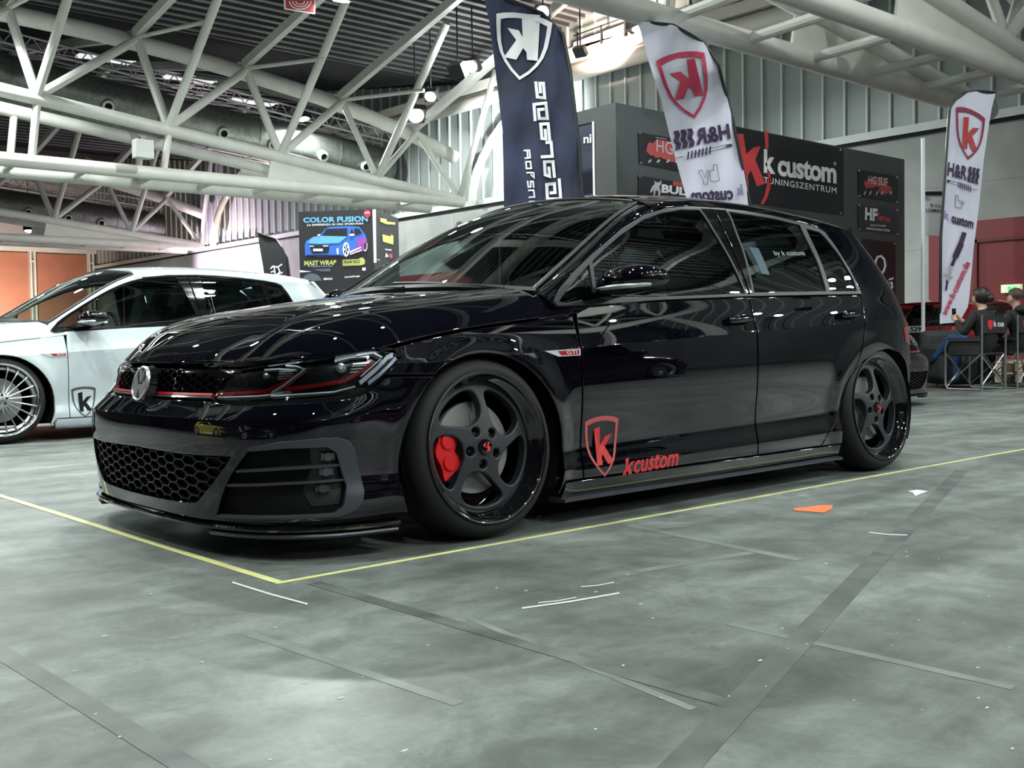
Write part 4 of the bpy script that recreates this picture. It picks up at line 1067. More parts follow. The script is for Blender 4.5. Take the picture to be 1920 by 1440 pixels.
for x in (3, 12): flood((x, -6.5, 4.3), (.1, -1, .45), 'added unseen lamp brightening the rear truss for the reflections', 420, .25, False, 140, 'added lamps for the rear truss')  # uplights added so the rear truss shows in the window reflections
k = 0
for y in (-.2, 4.4, -7.5, -12.6):
    for x in (-5, -1.5, 2, 5.5, 9):
        if (x, y) in ((9, 4.4), (5.5, 4.4)): continue
        z = 8.0 if y in (-.2, -7.5) else 4.55
        flood((x+.4*math.sin(k*2.3), y+.5*math.sin(k*1.7), z+(.5 if k % 3 else 0)), (.12*math.sin(k), .25*math.cos(k*1.3), -1), 'overhead hall lamp outside the picture, seen as a glint on the paint', 120 if y < 4 else 95, .20, False, 150, 'overhead hall lamps'); k += 1
for q, (x, y) in enumerate(((-2, 9), (6, 9.6), (1, 13.5), (9, 14), (12, 11), (-6, 16), (5, 29), (12, 30), (13, 46), (4, 20), (-2, 24), (14, 24))):
    flood((x, y, 7.4 if y < 40 else 6), (.1*math.sin(q*3), .2*math.cos(q*2), -1), 'overhead hall lamp hanging under the roof behind the trusses', 420 if x > 5 else 210, .34, False, 160, 'overhead hall lamps')
flood((15.0, 38.5, 2.6), (.8, -.35, .2), 'added pink-tinted flood lamp, hidden from view, tinting the far end wall', 700, .3, (1, .72, .95))  # added out of view to give the end wall its pink tint
flood((12.5, 46, 1.0), (.1, .9, .3), 'added flood lamp, hidden from view, brightening the brown wall panels', 260, .3, True)  # added low behind the white car to brighten the brown panels
# ---------------------------------------------------------------- booth
BOOTH = mat('dark_grey_booth_wall', (.060, .068, .068), .55, noise=(.6, .12))
BY = 5.92
bt = empty('exhibition_booth', (8.0, BY, 0)); tag(bt, 'dark grey exhibition booth with sponsor banners behind the black car', 'booth')
def bmesh_(mb, name, m, par, smooth=False):
    mb.v = [(x-8.0, y-BY, z) for x, y, z in mb.v]; return mb.build(name, m, par, smooth=smooth)
bmesh_(MB().bx(8.0, 15.45, BY, BY+.08, 0, 3.8), 'booth_front_wall', BOOTH, bt)
mb = MB(); mb.bx(8.0, 8.08, BY+.08, 6.316, 0, 3.8); mb.bx(8.0, 8.08, 6.316, 7.95, 3.617, 3.8); mb.bx(8.0, 8.08, 7.95, 8.15, 0, 3.8); mb.bx(8.08, 12, 8.07, 8.15, 0, 3.8)
bmesh_(mb, 'booth_side_wall', BOOTH, bt)
bmesh_(MB().bx(8.5, 8.6, 6.0, 8.06, 0, 3.75), 'booth_inner_wall', mat('booth_inner_navy', (.012, .016, .045), .6), bt)
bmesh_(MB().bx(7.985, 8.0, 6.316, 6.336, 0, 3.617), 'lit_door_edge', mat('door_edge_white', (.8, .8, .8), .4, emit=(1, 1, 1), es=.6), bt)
bmesh_(MB().bx(8.46, 8.5, 6.0, 8.06, 0, 2.75), 'booth_blue_panel', mat('booth_blue', (.035, .055, .13), .5), bt)
mb = MB(); put_text(mb, 'ni', [(1094, 253), (1109, 251), (1109, 268), (1094, 269)], lambda u, v: onX(u, v, 8.49), .03); bmesh_(mb, 'doorway_lettering', WHITE, bt)
fb_ = lambda d: (lambda u, v: onY(u, v, BY-d))
BANN = mat('black_banner_vinyl', (.014, .014, .018), .32, bump=(3, .25))
BRED = mat('banner_red', (.60, .045, .05), .45)
DIM = mat('banner_grey_print', (.25, .25, .27), .5)
def banner(pts, label, m=BANN, d=.012, cat='banner'):
    mb = MB(); mb.prism(pts, 0, d, lambda a, b, h: onY(a, b, BY-.003-h)); o = mb.build('banner', m, smooth=False); tag(o, label, cat)
    gm = MB(); c = np.mean(pts, 0)
    for p in pts:
        q = np.array(p)+(c-np.array(p))*.045; gm.tube([fb_(d+.004)(*q), fb_(d+.014)(*q)], .018, 10)
    gm.build('eyelet', CHROME, o); return o
def C5(x, y): return (1380+x/5.76, 230+y/5.76)
def Q5(*p): return [C5(*q) for q in p]
bn = banner([(1340, 229.5), (1581.5, 279), (1582, 404), (1345, 372)], 'large black banner with red k and white lettering on the booth')
mb = MB(); f = fb_(.020)
put_poly(mb, Q5((8, 120), (78, 122), (112, 335), (195, 265), (268, 255), (208, 400), (314, 655), (225, 690), (162, 515), (128, 572), (138, 702), (92, 702), (40, 400)), f)
for seg in ([(305, 92), (347, 100), (352, 278), (316, 280)], [(345, 540), (372, 545), (378, 640), (366, 720), (338, 655)], [(366, 720), (342, 795), (302, 880), (262, 882), (308, 790), (338, 655)]): put_poly(mb, Q5(*seg), f)
mb.build('red_k_mark', BRED, bn, smooth=False)
mb = MB(); put_text(mb, 'k', Q5((300, 283), (425, 300), (425, 558), (300, 540)), f, .045); put_text(mb, 'custom', Q5((450, 358), (1085, 455), (1085, 662), (450, 575)), f, .034, 0, .95); mb.build('white_lettering', WHITE, bn, smooth=False)
mb = MB(); put_text(mb, 'TUNINGSZENTRUM', Q5((300, 585), (1085, 700), (1085, 768), (300, 650)), f, .012, 0, 1.15); put_text(mb, '®', Q5((1055, 420), (1082, 424), (1082, 465), (1055, 461)), f, .01); mb.build('small_lettering', WHITE, bn, smooth=False)
def blob(cx, cy, rx, ry, seed, n=22):
    r = random.Random(seed); return [(cx+rx*(1+.35*(r.random()-.5))*math.cos(2*PI*i/n), cy+ry*(1+.45*(r.random()-.5))*math.sin(2*PI*i/n)) for i in range(n)]
BSM = mat('banner_dull_red', (.42, .06, .06), .5)
b2 = banner(Q5((1322, 508), (1750, 585), (1750, 864), (1325, 795)), 'small black banner with grey letters over red splash, right end, upper')
mb = MB(); [put_poly(mb, blob(*C5(x, y), rx/5.76, ry/5.76, s_), fb_(.018+.0012*s_)) for x, y, rx, ry, s_ in ((1530, 640, 110, 60, 1), (1440, 660, 60, 50, 2), (1610, 720, 70, 55, 3))]; mb.build('red_splash', BSM, b2, smooth=False)
mb = MB(); put_text(mb, 'HG SUF', Q5((1430, 570), (1640, 600), (1635, 690), (1430, 660)), fb_(.024), .02)
for x in (1390, 1447, 1520, 1575, 1670): put_poly(mb, Q5((x-12, 770), (x+8, 735), (x+18, 745), (x-2, 785)), fb_(.024))
mb.build('grey_lettering', mat('banner_silver', (.5, .5, .52), .4), b2, smooth=False)
b3 = banner(Q5((1320, 882), (1752, 940), (1752, 1208), (1325, 1155)), 'small black banner with white and red letters, right end, middle', mat('navy_banner_vinyl', (.03, .032, .045), .35))
mb = MB(); put_text(mb, 'HF', Q5((1395, 915), (1530, 930), (1525, 1065), (1392, 1050)), f, .05); put_text(mb, 'HIGH FLOW SYSTEMS', Q5((1450, 1098), (1620, 1108), (1618, 1125), (1450, 1115)), f, .02); put_text(mb, 'MANIFOLDS & EXHAUST SYSTEMS', Q5((1410, 1130), (1665, 1155), (1662, 1180), (1410, 1152)), f, .02); mb.build('white_lettering', WHITE, b3, smooth=False)
mb = MB(); put_text(mb, 'Series', Q5((1520, 965), (1680, 1010), (1670, 1080), (1525, 1055)), f, .03, .25); mb.build('red_lettering', BSM, b3, smooth=False)
b4 = banner([(1613, 447), (1679, 455), (1680, 566), (1624, 562)], 'black cloth banner with white loop mark, right end, lowest')
mb = MB()
def stroke(mb, pts, w, fn, closed=False):
    P = [np.array(p, float) for p in pts]; n = len(P); Lf, Rt = [], []
    for i in range(n):
        a, b = P[max(0, i-1)], P[min(n-1, i+1)]
        t1 = P[i]-a if i > 0 else b-P[i]; t2 = b-P[i] if i < n-1 else t1
        t1 = t1/(np.linalg.norm(t1)+1e-9); t2 = t2/(np.linalg.norm(t2)+1e-9); t = t1+t2; t /= np.linalg.norm(t)+1e-9; m = w/2/max(.5, abs(t @ t1)); nn = np.array([-t[1], t[0]])*m
        ex = (-t*w/2 if i == 0 else t*w/2 if i == n-1 else 0)
        Lf.append(P[i]+nn+ex); Rt.append(P[i]-nn+ex)
    mb.add([fn(*p) for p in Lf]+[fn(*p) for p in Rt], [(i, i+1, i+1+n, i+n) for i in range(n-1)])
stroke(mb, [(1643, 505), (1641, 492), (1645, 482), (1652, 480), (1658, 486), (1660, 498), (1657, 508), (1650, 516), (1656, 524), (1666, 531)], 4, f); stroke(mb, [(1668, 524), (1674, 522)], 3, f); stroke(mb, [(1666, 531), (1672, 530), (1673, 538), (1668, 545)], 3.5, f)
mb.build('white_loop_mark', WHITE, b4, smooth=False)
b5 = banner([(1197, 247), (1325, 272), (1326, 332), (1199, 306)], 'black banner with grey outlined letters over red, left end, upper')
mb = MB(); [put_poly(mb, blob(x, y, rx, ry, s_), fb_(.014+.0012*s_)) for x, y, rx, ry, s_ in ((1240, 281, 26, 16, 5), (1268, 292, 26, 12, 6), (1222, 276, 10, 9, 8))]; mb.build('red_splash', BSM, b5, smooth=False)
mb = MB(); put_text(mb, 'HGSUF', [(1231, 261), (1300, 275), (1300, 299), (1231, 284)], fb_(.024), .0); put_text(mb, 'www.', [(1229, 257), (1250, 260), (1250, 262), (1229, 259)], fb_(.024), .01)
for x in (1218, 1234, 1252, 1268): put_poly(mb, [(x-3, 303), (x+2, 298), (x+4, 301), (x-1, 306)], fb_(.024))
mb.build('grey_lettering', mat('banner_silver', (.5, .5, .52), .4), b5, smooth=False)
b6 = banner([(1197, 328), (1330, 352), (1331, 425), (1198, 402)], 'black banner with bull mark and white letters, left end, lower')
mb = MB(); put_text(mb, 'BULL', [(1241, 345), (1300, 354), (1299, 369), (1240, 361)], f, .045); put_text(mb, 'www.bull-x.com', [(1241, 366), (1266, 369), (1266, 372), (1241, 369)], f, .01); mb.build('white_lettering', WHITE, b6, smooth=False)
mb = MB(); put_poly(mb, [(1226, 337), (1229, 341), (1236, 342), (1240, 337), (1240, 344), (1236, 350), (1239, 360), (1237, 368), (1234, 368), (1234, 359), (1230, 356), (1228, 366), (1225, 366), (1226, 356), (1220, 362), (1219, 358), (1224, 348), (1228, 345)], f); mb.build('bull_mark', mat('banner_silver', (.5, .5, .52), .4), b6, smooth=False)
mb = MB(); put_poly(mb, [(1262, 339), (1276, 342), (1300, 350), (1262, 348)], fb_(.018)); put_poly(mb, [(1262, 369), (1300, 374), (1300, 382), (1270, 374)], fb_(.018)); mb.build('red_splash', BSM, b6, smooth=False)
# ---------------------------------------------------------------- feather flags
NAVY = mat('navy_flag_cloth', (.016, .022, .060), .75, sheen=.3, noise=(2.2, .45)); CLOTH = mat('white_flag_cloth', (.66, .66, .78), .7, sheen=.2, noise=(1.5, .05))
def dlt(mb, dv):
    return mb
def feather(name_, label, out, D, slope, cm, pole, base_uv, u0):
    """cloth outline in the flag's own upright plane"""
    def fn(u, v, h=0.): return atd(u, v, D+slope*(u-u0)/100.-h)
    p0 = np.array([*(onZ(*base_uv, 0)[:2]), 0]); b0 = fn(pole[-1][0], pole[-1][1]); p0 = np.array([b0[0], b0[1], 0])
    root = empty('feather_flag', tuple(p0)); tag(root, label, 'flag')
    def B(mb, nm, m, sm=False): mb.v = [tuple(np.array(q)-p0) for q in mb.v]; return mb.build(nm, m, root, smooth=sm)
    wav = lambda u, v, h: fn(u, v, h+.022*math.sin(u*.11+v*.013)+.012*math.sin(v*.05+u*.03))
    g = MB(); poly = resamp(out, 9.); lo, hi = poly.min(0), poly.max(0); G = [(x, y) for x in np.arange(lo[0]+4, hi[0], 9) for y in np.arange(lo[1]+4, hi[1], 12)]; G = np.array(G); G = G[inpoly(G, poly)]
    dd = np.linalg.norm(G[:, None]-poly[None], axis=2).min(1); G = G[dd > 3.5]; A = np.concatenate([poly, G]); n = len(poly)
    r = delaunay_2d_cdt([Vector((float(a), float(b))) for a, b in A], [(i, (i+1) % n) for i in range(n)], [], 0, 1e-6)
    T = [t for t in r[2]]; AA = np.array([(q.x, q.y) for q in r[0]]); ok = inpoly(AA[np.array([list(t) for t in T])].mean(1), poly)
    g.add([wav(a, b, 0) for a, b in AA], [tuple(t) for t, o in zip(T, ok) if o]); g.add([wav(a, b, -.004) for a, b in AA], [tuple(t)[::-1] for t, o in zip(T, ok) if o]); cl = B(g, 'flag_cloth', cm, True)
    B(MB().tube([fn(u, v, .0) for u, v in pole]+[p0], .020, 10), 'flag_pole', SATIN, True)
    mb = MB(); [mb.tube([p0+[0, 0, .03], p0+[.55*math.cos(a), .55*math.sin(a), .015]], .018, 8) for a in (0.4, 1.97, 3.54, 5.11)]; B(mb, 'cross_base', SATIN, True)
    pf = lambda d: (lambda u, v: wav(u, v, d+.008))
    return B, pf
MIR = lambda P: [(1-x, y) for x, y in P]
# dark blue flag seen from behind
out1 = [(903, -18), (908, 0), (917, 39), (925, 100), (933, 167), (942, 244), (944, 320), (945, 400), (948, 560), (1100, 556), (1096, 450), (1093, 389), (1092, 333), (1086, 278), (1078, 208), (1069, 133), (1064, 89), (1055, 64), (1040, 46), (1017, 25), (992, 12), (955, 0), (925, -10)]
B1, pf = feather('f1', 'dark blue feather flag with white mirrored shield and lettering', out1, 10.9, 0.0, NAVY, [(903, -18), (955, 0), (1017, 25), (1055, 64), (1069, 133), (1086, 278), (1096, 450), (1103, 600)], (1103, 760), 1010)
q1 = qmap((931, 17), (1037, 34), (1020, 158), (928, 142)); mb = MB()
put_ring(mb, [tuple(q1(1-x, y)) for x, y in SHIELD], [tuple(q1(1-x, y)) for x, y in SHIELD_IN], pf(.012))
put_fine(mb, [(951, 52), (973, 57), (980, 70), (978, 26), (1013, 28), (1008, 114), (988, 112), (987, 98), (981, 90), (968, 112), (945, 107), (968, 75)], pf(.012)); B1(mb, 'white_shield', WHITE)
mb = MB(); c1 = lambda x, y: (900+x/3.6, y/3.6)
for S_ in ([(377, 560), (387, 655), (437, 662), (428, 562), (404, 562), (408, 620)], [(372, 808), (364, 705), (444, 695), (455, 800), (400, 800), (394, 740), (425, 738)], [(470, 940), (460, 835), (410, 838), (418, 935), (445, 938), (440, 880)], [(452, 962), (480, 960), (488, 1055), (420, 1058)], [(502, 1190), (492, 1090), (435, 1092), (440, 1180), (470, 1190), (465, 1135)], [(535, 1215), (545, 1343), (455, 1343), (450, 1245), (502, 1240), (507, 1300), (480, 1302)], [(465, 1460), (458, 1380), (515, 1374), (522, 1460)]):
    stroke(mb, [c1(*q) for q in S_], 5.6, pf(.012))
for S_ in ([(300, 1016), (333, 1014), (340, 1064), (307, 1068)], [(318, 1016), (324, 1066)], [(310, 1092), (340, 1090), (346, 1136), (314, 1138), (310, 1092)], [(318, 1166), (350, 1164), (362, 1168), (366, 1200), (345, 1180)], [(322, 1225), (326, 1262), (342, 1262), (342, 1225), (358, 1225), (362, 1262)], [(330, 1285), (362, 1284), (368, 1330), (334, 1332)], [(366, 1400), (366, 1360), (336, 1362), (340, 1405)], [(345, 1440), (370, 1418), (374, 1445)]):
    stroke(mb, [c1(*q) for q in S_], 3.0, pf(.012))
B1(mb, 'white_mirrored_lettering', WHITE)
# white flag seen from behind
out2 = [(1194, 40), (1202, 62), (1212, 102), (1240, 190), (1265, 292), (1287, 372), (1338, 560), (1442, 560), (1424, 470), (1406, 382), (1392, 305), (1375, 230), (1360, 170), (1347, 122), (1337, 100), (1320, 79), (1292, 60), (1262, 47), (1230, 41)]
B2, pf = feather('f2', 'white feather flag with crimson mirrored shield, leaning before the booth', out2, 13.2, 0., CLOTH, [(1194, 40), (1262, 47), (1320, 79), (1347, 122), (1375, 230), (1406, 382), (1442, 560), (1448, 600)], (1450, 700), 1300)
CRIM = mat('crimson_print', (.50, .03, .085), .6); PURP = mat('dark_purple_print', (.030, .012, .055), .6); LILA = mat('lilac_print', (.33, .24, .50), .6)
q2 = qmap((1228, 106), (1319, 90), (1343, 214), (1261, 230)); mb = MB()
put_ring(mb, [tuple(q2(1-x, y)) for x, y in SHIELD], [tuple(q2(1-x, y)) for x, y in SHIELD_IN], pf(.012))
put_fine(mb, [(1256, 138), (1276, 134), (1292, 148), (1287.5, 111), (1302.5, 109), (1319, 178), (1302.5, 181), (1297.5, 168), (1290, 163), (1282.5, 185), (1266, 189), (1276, 152)], pf(.012)); B2(mb, 'crimson_shield', CRIM)
def hr_logo(mb, q, pf, mirror):
    F = (lambda x, y: pf(*q(1-x, y))) if mirror else (lambda x, y: pf(*q(x, y)))
    V, Fc, _ = text2d('H&R', .035); mb.add([F(x*.62, .05+y*.9) for x, y in V], Fc)
    for k in range(3):
        x = .66+k*.12; P = [(x, 1), (x+.09, 1), (x+.07, .75), (x+.11, .5), (x+.07, .25), (x+.10, 0), (x+.01, 0), (x-.02, .25), (x+.02, .5), (x-.02, .75)]; put_poly(mb, P, F)
    for r_ in ([(.0, -.42), (.12, -.42)], [(.12, -.42), (.55, -.42)], [(.55, -.42), (1.02, -.50)]):
        pass
    st = [(0., -.18), (0., -.42), (.05, -.42), (.05, -.24), (.42, -.30), (.42, -.52), (.05, -.46)]
    for a, b in (((0, -.30), (.10, -.31)),): stroke2(mb, [a, b], .16, F)
    stroke2(mb, [(.10, -.24), (.60, -.30)], .03, F); stroke2(mb, [(.10, -.40), (.60, -.46)], .03, F); stroke2(mb, [(.6, -.38), (1.0, -.44)], .03, F)
    for k in range(7): stroke2(mb, [(.38+k*.065, -.16-.01*k), (.41+k*.065, -.58-.01*k)], .026, F)
def stroke2(mb, pts, w, F):
    a, b = np.array(pts[0]), np.array(pts[1]); t = (b-a)/np.linalg.norm(b-a); n = np.array([-t[1], t[0]])*w/2; put_poly(mb, [tuple(a+n), tuple(b+n), tuple(b-n), tuple(a-n)], F)
mb = MB(); hr_logo(mb, qmap((1262, 246), (1366, 230), (1371, 262), (1266, 281)), pf(.012), True)
V, Fc, _ = text2d('custom', .035); qq = qmap((1294, 357), (1373, 352), (1376, 374), (1298, 379)); mb.add([pf(.012)(*qq(1-x, y)) for x, y in V], Fc); B2(mb, 'purple_mirrored_lettering', PURP)
mb = MB(); V, Fc, _ = text2d('k', .04); qq = qmap((1380, 348), (1391, 345), (1394, 366), (1381, 363)); mb.add([pf(.012)(*qq(1-x, y)) for x, y in V], Fc); B2(mb, 'lilac_letter', LILA)
mb = MB()
for S_ in ([(1318, 344), (1326, 346), (1329, 322), (1326, 319), (1322, 333), (1316, 319), (1310, 321), (1320, 341)], [(1331, 320), (1338, 319), (1337, 309), (1344, 308), (1349, 338), (1340, 341), (1332, 339), (1331, 320)]): stroke(mb, S_+[S_[0]], 1.0, pf(.012))
B2(mb, 'outlined_small_lettering', mat('thin_dark_print', (.05, .05, .05), .6))
# white flag at the right, readable side
out3 = [(1781, 202), (1791, 186), (1810, 174), (1833, 171), (1867, 174), (1860, 201), (1852, 249), (1845, 297), (1836, 384), (1826, 463), (1818, 553), (1815, 575), (1799, 604), (1762, 607), (1763, 540), (1764, 447), (1768, 380), (1772, 320), (1777, 250)]
B3, pf = feather('f3', 'narrow white feather flag with red shield at the right, by the seated people', out3, 15.1, 0., CLOTH, [(1867, 174), (1833, 171), (1810, 174), (1791, 186), (1781, 202), (1777, 250), (1764, 447), (1763, 606)], (1766, 700), 1810)
q3 = qmap((1793, 194), (1848, 216), (1840, 306), (1790, 292)); mb = MB(); put_ring(mb, [tuple(q3(x, y)) for x, y in SHIELD], [tuple(q3(x, y)) for x, y in SHIELD_IN], pf(.012)); B3(mb, 'crimson_shield', mat('maroon_print', (.26, .015, .06), .6))
mb = MB(); put_fine(mb, [tuple(q3(x, y)) for x, y in KGL], pf(.012)); B3(mb, 'red_letter', mat('brick_red_print', (.45, .04, .04), .6))
mb = MB(); hr_logo(mb, qmap((1778, 302), (1838, 317), (1834, 345), (1776, 330)), pf(.012), False); put_text(mb, 'custom', [(1784, 401), (1827, 413), (1824, 429), (1784, 417)], pf(.012), .04)
stroke(mb, [(1807, 440), (1800, 462)], 9, pf(.012)); stroke(mb, [(1800, 462), (1793, 478)], 11, pf(.012)); stroke(mb, [(1793, 478), (1782, 505)], 6, pf(.012)); stroke(mb, [(1777, 522), (1774, 542)], 4, pf(.012)); B3(mb, 'dark_print', PURP)
mb = MB(); stroke(mb, [(1783, 502), (1777, 524)], 7, pf(.014)); stroke(mb, [(1771, 514), (1786, 520)], 2.5, pf(.014)); B3(mb, 'grey_damper_print', mat('grey_print', (.4, .4, .45), .6))
mb = MB(); put_text(mb, 'www.k-custom.de', [(1765, 585), (1809, 488), (1820, 494), (1774, 593)], pf(.012), .03); B3(mb, 'crimson_web_address', CRIM)
mb = MB(); put_text(mb, 'k', [(1771, 394), (1780, 397), (1780, 412), (1771, 409)], pf(.012), .04); B3(mb, 'lilac_letter', LILA)
mb = MB()
for S_ in ([(1792, 366), (1797, 367), (1797, 376), (1803, 378), (1802, 391), (1791, 388), (1792, 366)], [(1804, 376), (1806, 384), (1808, 378)]): stroke(mb, S_, .9, pf(.012))
B3(mb, 'outlined_small_lettering', mat('thin_dark_print', (.05, .05, .05), .6))
# small black flag far left, behind the white car
out4 = [(483, 437), (500, 440), (517, 449), (531, 466), (539, 484), (544, 505), (548, 560), (501, 560), (493, 500), (487, 465)]
B4, pf = feather('f4', 'small black feather flag with white mark behind the white car', out4, 17.5, 0., mat('black_flag_cloth', (.02, .021, .024), .7), [(483, 437), (517, 449), (539, 484), (548, 560), (550, 600)], (550, 800), 510)
mb = MB()
for S_ in ([(508, 503), (512, 499), (520, 501), (528, 496)], [(514, 500), (516, 516)], [(509, 510), (515, 508)], [(522, 503), (525, 510), (520, 514)], [(519, 515), (529, 511)]): stroke(mb, S_, 2.6, pf(.012))
B4(mb, 'white_mark', WHITE)
# ---------------------------------------------------------------- poster stand
PA, PB, PC = np.array([8.83, 15.52]), np.array([9.84, 14.31]), np.array([11.17, 15.32])
def vplane(p0, p1, off=0.):
    d = (p1-p0)/np.linalg.norm(p1-p0); n = np.array([d[1], -d[0]])
    if n @ (CAM[:2]-p0) < 0: n = -n
    q0 = p0+n*off
    def fn(u, v):
        r = _ray(u, v); t = ((q0-CAM[:2]) @ n)/(r[:2] @ n); return CAM+t*r
    return fn
st_ = empty('poster_stand', (PB[0], PB[1], 0)); tag(st_, 'black poster stand with blue car picture and yellow logos', 'poster stand')
def BP(mb, nm, m): mb.v = [(x-PB[0], y-PB[1], z) for x, y, z in mb.v]; return mb.build(nm, m, st_, smooth=False)
PD = PA+PC-PB; mb = MB(); V = []
for z in (0, 3.4): V += [(*p, z) for p in (PA, PB, PC, PD)]
mb.add(V, [(0, 1, 5, 4), (1, 2, 6, 5), (2, 3, 7, 6), (3, 0, 4, 7), (4, 5, 6, 7), (3, 2, 1, 0)]); BP(mb, 'stand_body', mat('black_poster', (.022, .020, .024), .4))
Q = lambda x, y: (540+x/7.2, 360+y/7.2); QQ = lambda *p: [Q(*a) for a in p]
PF1 = vplane(PA, PB, .012); PF2 = vplane(PA, PB, .020); PF3 = vplane(PA, PB, .028); PG1 = vplane(PB, PC, .012); PG2 = vplane(PB, PC, .02)
mb = MB(); put_poly(mb, QQ((1140, 240), (1185, 232), (1195, 955), (1158, 955)), PF1); BP(mb, 'white_edge_strip', mat('poster_white', (.6, .6, .65), .5))
BLU = mat('poster_blue', (.03, .14, .55), .5); SKYB = mat('poster_sky_blue', (.12, .38, .75), .5); PUR2 = mat('poster_purple', (.30, .05, .34), .5); BLK = mat('poster_black', (.008, .008, .012), .5); YEL = mat('poster_yellow', (.46, .46, .13), .5)
mb = MB(); put_text(mb, 'COLOR FUSION', QQ((205, 345), (1080, 322), (1080, 400), (205, 415)), PF1, .04, 0, 1.02); BP(mb, 'blue_title', SKYB)
mb = MB(); put_text(mb, 'LA DIFFERENZA IN UNA SFUMATURA', QQ((258, 434), (1020, 412), (1020, 436), (258, 460)), PF1, .02, 0, 1.1); BP(mb, 'white_subtitle', WHITE)
mb = MB(); put_poly(mb, QQ((232, 860), (225, 720), (245, 660), (330, 610), (430, 590), (500, 500), (560, 470), (830, 460), (960, 470), (1040, 570), (1065, 640), (1070, 780), (1020, 800), (830, 840), (700, 870), (400, 875)), PF1); BP(mb, 'picture_car_body', BLU)
mb = MB(); put_poly(mb, QQ((330, 610), (430, 592), (800, 600), (690, 690), (430, 700), (260, 690)), PF2); BP(mb, 'picture_bonnet', SKYB)
mb = MB(); put_poly(mb, QQ((930, 640), (1000, 600), (1060, 640), (1066, 760), (1010, 790), (850, 830), (845, 790), (940, 740)), PF2); BP(mb, 'picture_purple_flank', PUR2)
mb = MB()
for P_ in ([(455, 592), (520, 498), (800, 488), (800, 596)], [(822, 590), (860, 490), (895, 560), (900, 585)], [(890, 490), (960, 495), (1000, 560), (905, 580)], [(285, 715), (560, 720), (545, 820), (330, 830)], [(240, 850), (730, 850), (700, 872), (260, 870)]): put_poly(mb, QQ(*P_), PF2)
BP(mb, 'picture_dark_glass', BLK)
mb = MB()
for cx, cy, rx, ry in ((785, 775, 46, 98), (1042, 730, 30, 72)): put_poly(mb, [Q(cx+rx*math.cos(t), cy+ry*math.sin(t)) for t in np.linspace(0, 2*PI, 24, endpoint=False)], PF2)
for P_ in ([(340, 765), (470, 765), (470, 800), (340, 800)], [(835, 800), (980, 740), (985, 755), (835, 825)], [(838, 835), (995, 775), (1000, 790), (840, 850)], [(655, 760), (680, 758), (685, 840), (662, 842)], [(825, 570), (870, 560), (905, 575), (870, 595), (830, 590)], [(395, 578), (438, 565), (430, 590), (400, 592)], [(285, 725), (350, 728), (345, 738), (290, 738)], [(470, 722), (545, 722), (545, 734), (475, 736)]): put_poly(mb, QQ(*P_), PF3)
BP(mb, 'picture_white_details', WHITE)
mb = MB()
for cx, cy, rx, ry in ((785, 775, 34, 80), (1042, 730, 21, 58)):
    for k in range(5):
        t = 2*PI*k/5; put_poly(mb, [Q(cx+rx*r_*math.cos(t+a), cy+ry*r_*math.sin(t+a)) for r_, a in ((.2, -.3), (.95, -.35), (.95, .35), (.2, .3))], PF3)
BP(mb, 'picture_wheel_gaps', BLK)
mb = MB(); put_text(mb, 'MAST WRAP', QQ((220, 928), (655, 918), (645, 982), (220, 995)), PF1, .04); put_poly(mb, QQ((738, 915), (955, 905), (970, 890), (1010, 885), (1040, 920), (1035, 975), (980, 990), (738, 998)), PF1); BP(mb, 'yellow_logos', YEL)
mb = MB(); put_text(mb, 'Wrapping Service', QQ((270, 992), (600, 985), (600, 1018), (270, 1022)), PF2, .02, .3); BP(mb, 'blue_script', mat('poster_steel_blue', (.2, .28, .45), .5))
mb = MB(); put_text(mb, 'FRANK RICCI', QQ((750, 925), (970, 915), (970, 955), (750, 965)), PF2, .03); BP(mb, 'dark_logo_lettering', BLK)
mb = MB(); put_poly(mb, [Q(1070+48*math.cos(t), 292+52*math.sin(t)) for t in np.linspace(0, 2*PI, 24, endpoint=False)], PF2); BP(mb, 'red_round_badge', mat('poster_red', (.45, .03, .06), .5))
mb = MB(); put_text(mb, 'MUSTHAVE', QQ((1040, 270), (1100, 268), (1100, 290), (1040, 292)), PF3, .02); put_text(mb, 'LeutaGarage', QQ((765, 1135), (970, 1120), (970, 1150), (765, 1165)), PF1, .03, .2); put_poly(mb, QQ((1003, 1020), (1048, 1020), (1048, 1060), (1003, 1060)), PF1); put_poly(mb, QQ((160, 1055), (320, 1075), (160, 1085)), PF1); put_text(mb, 'SERVICE', QQ((480, 1160), (598, 1158), (598, 1185), (480, 1187)), PF1, .04); BP(mb, 'white_small_print', WHITE)
mb = MB(); put_poly(mb, QQ((330, 1045), (570, 1030), (572, 1070), (450, 1070)), PF1); put_poly(mb, [Q(320+130*math.cos(t), 1200+100*math.sin(t)) for t in np.linspace(PI, 2*PI, 20)], PF1); BP(mb, 'grey_wheel_picture', mat('poster_grey', (.10, .11, .15), .5))
mb = MB()
for P_ in ([(1245, 350), (1330, 365), (1335, 400), (1450, 410), (1448, 440), (1330, 435), (1245, 400)], [(1275, 570), (1380, 600), (1400, 570), (1425, 600), (1420, 710), (1280, 670)]): put_poly(mb, QQ(*P_), PG1)
BP(mb, 'yellow_side_logos', YEL)
mb = MB(); put_text(mb, 'FRAMMI', QQ((1310, 765), (1398, 775), (1398, 795), (1310, 785)), PG1, .02); put_poly(mb, QQ((1310, 885), (1325, 820), (1355, 860), (1350, 885), (1330, 870)), PG1); put_text(mb, 'STUDIO', QQ((1200, 905), (1240, 908), (1240, 925), (1200, 922)), PG1, .02); BP(mb, 'white_side_print', WHITE)
mb = MB(); put_poly(mb, QQ((1365, 830), (1410, 840), (1410, 895), (1368, 885)), PG1); BP(mb, 'red_side_mark', BSM)
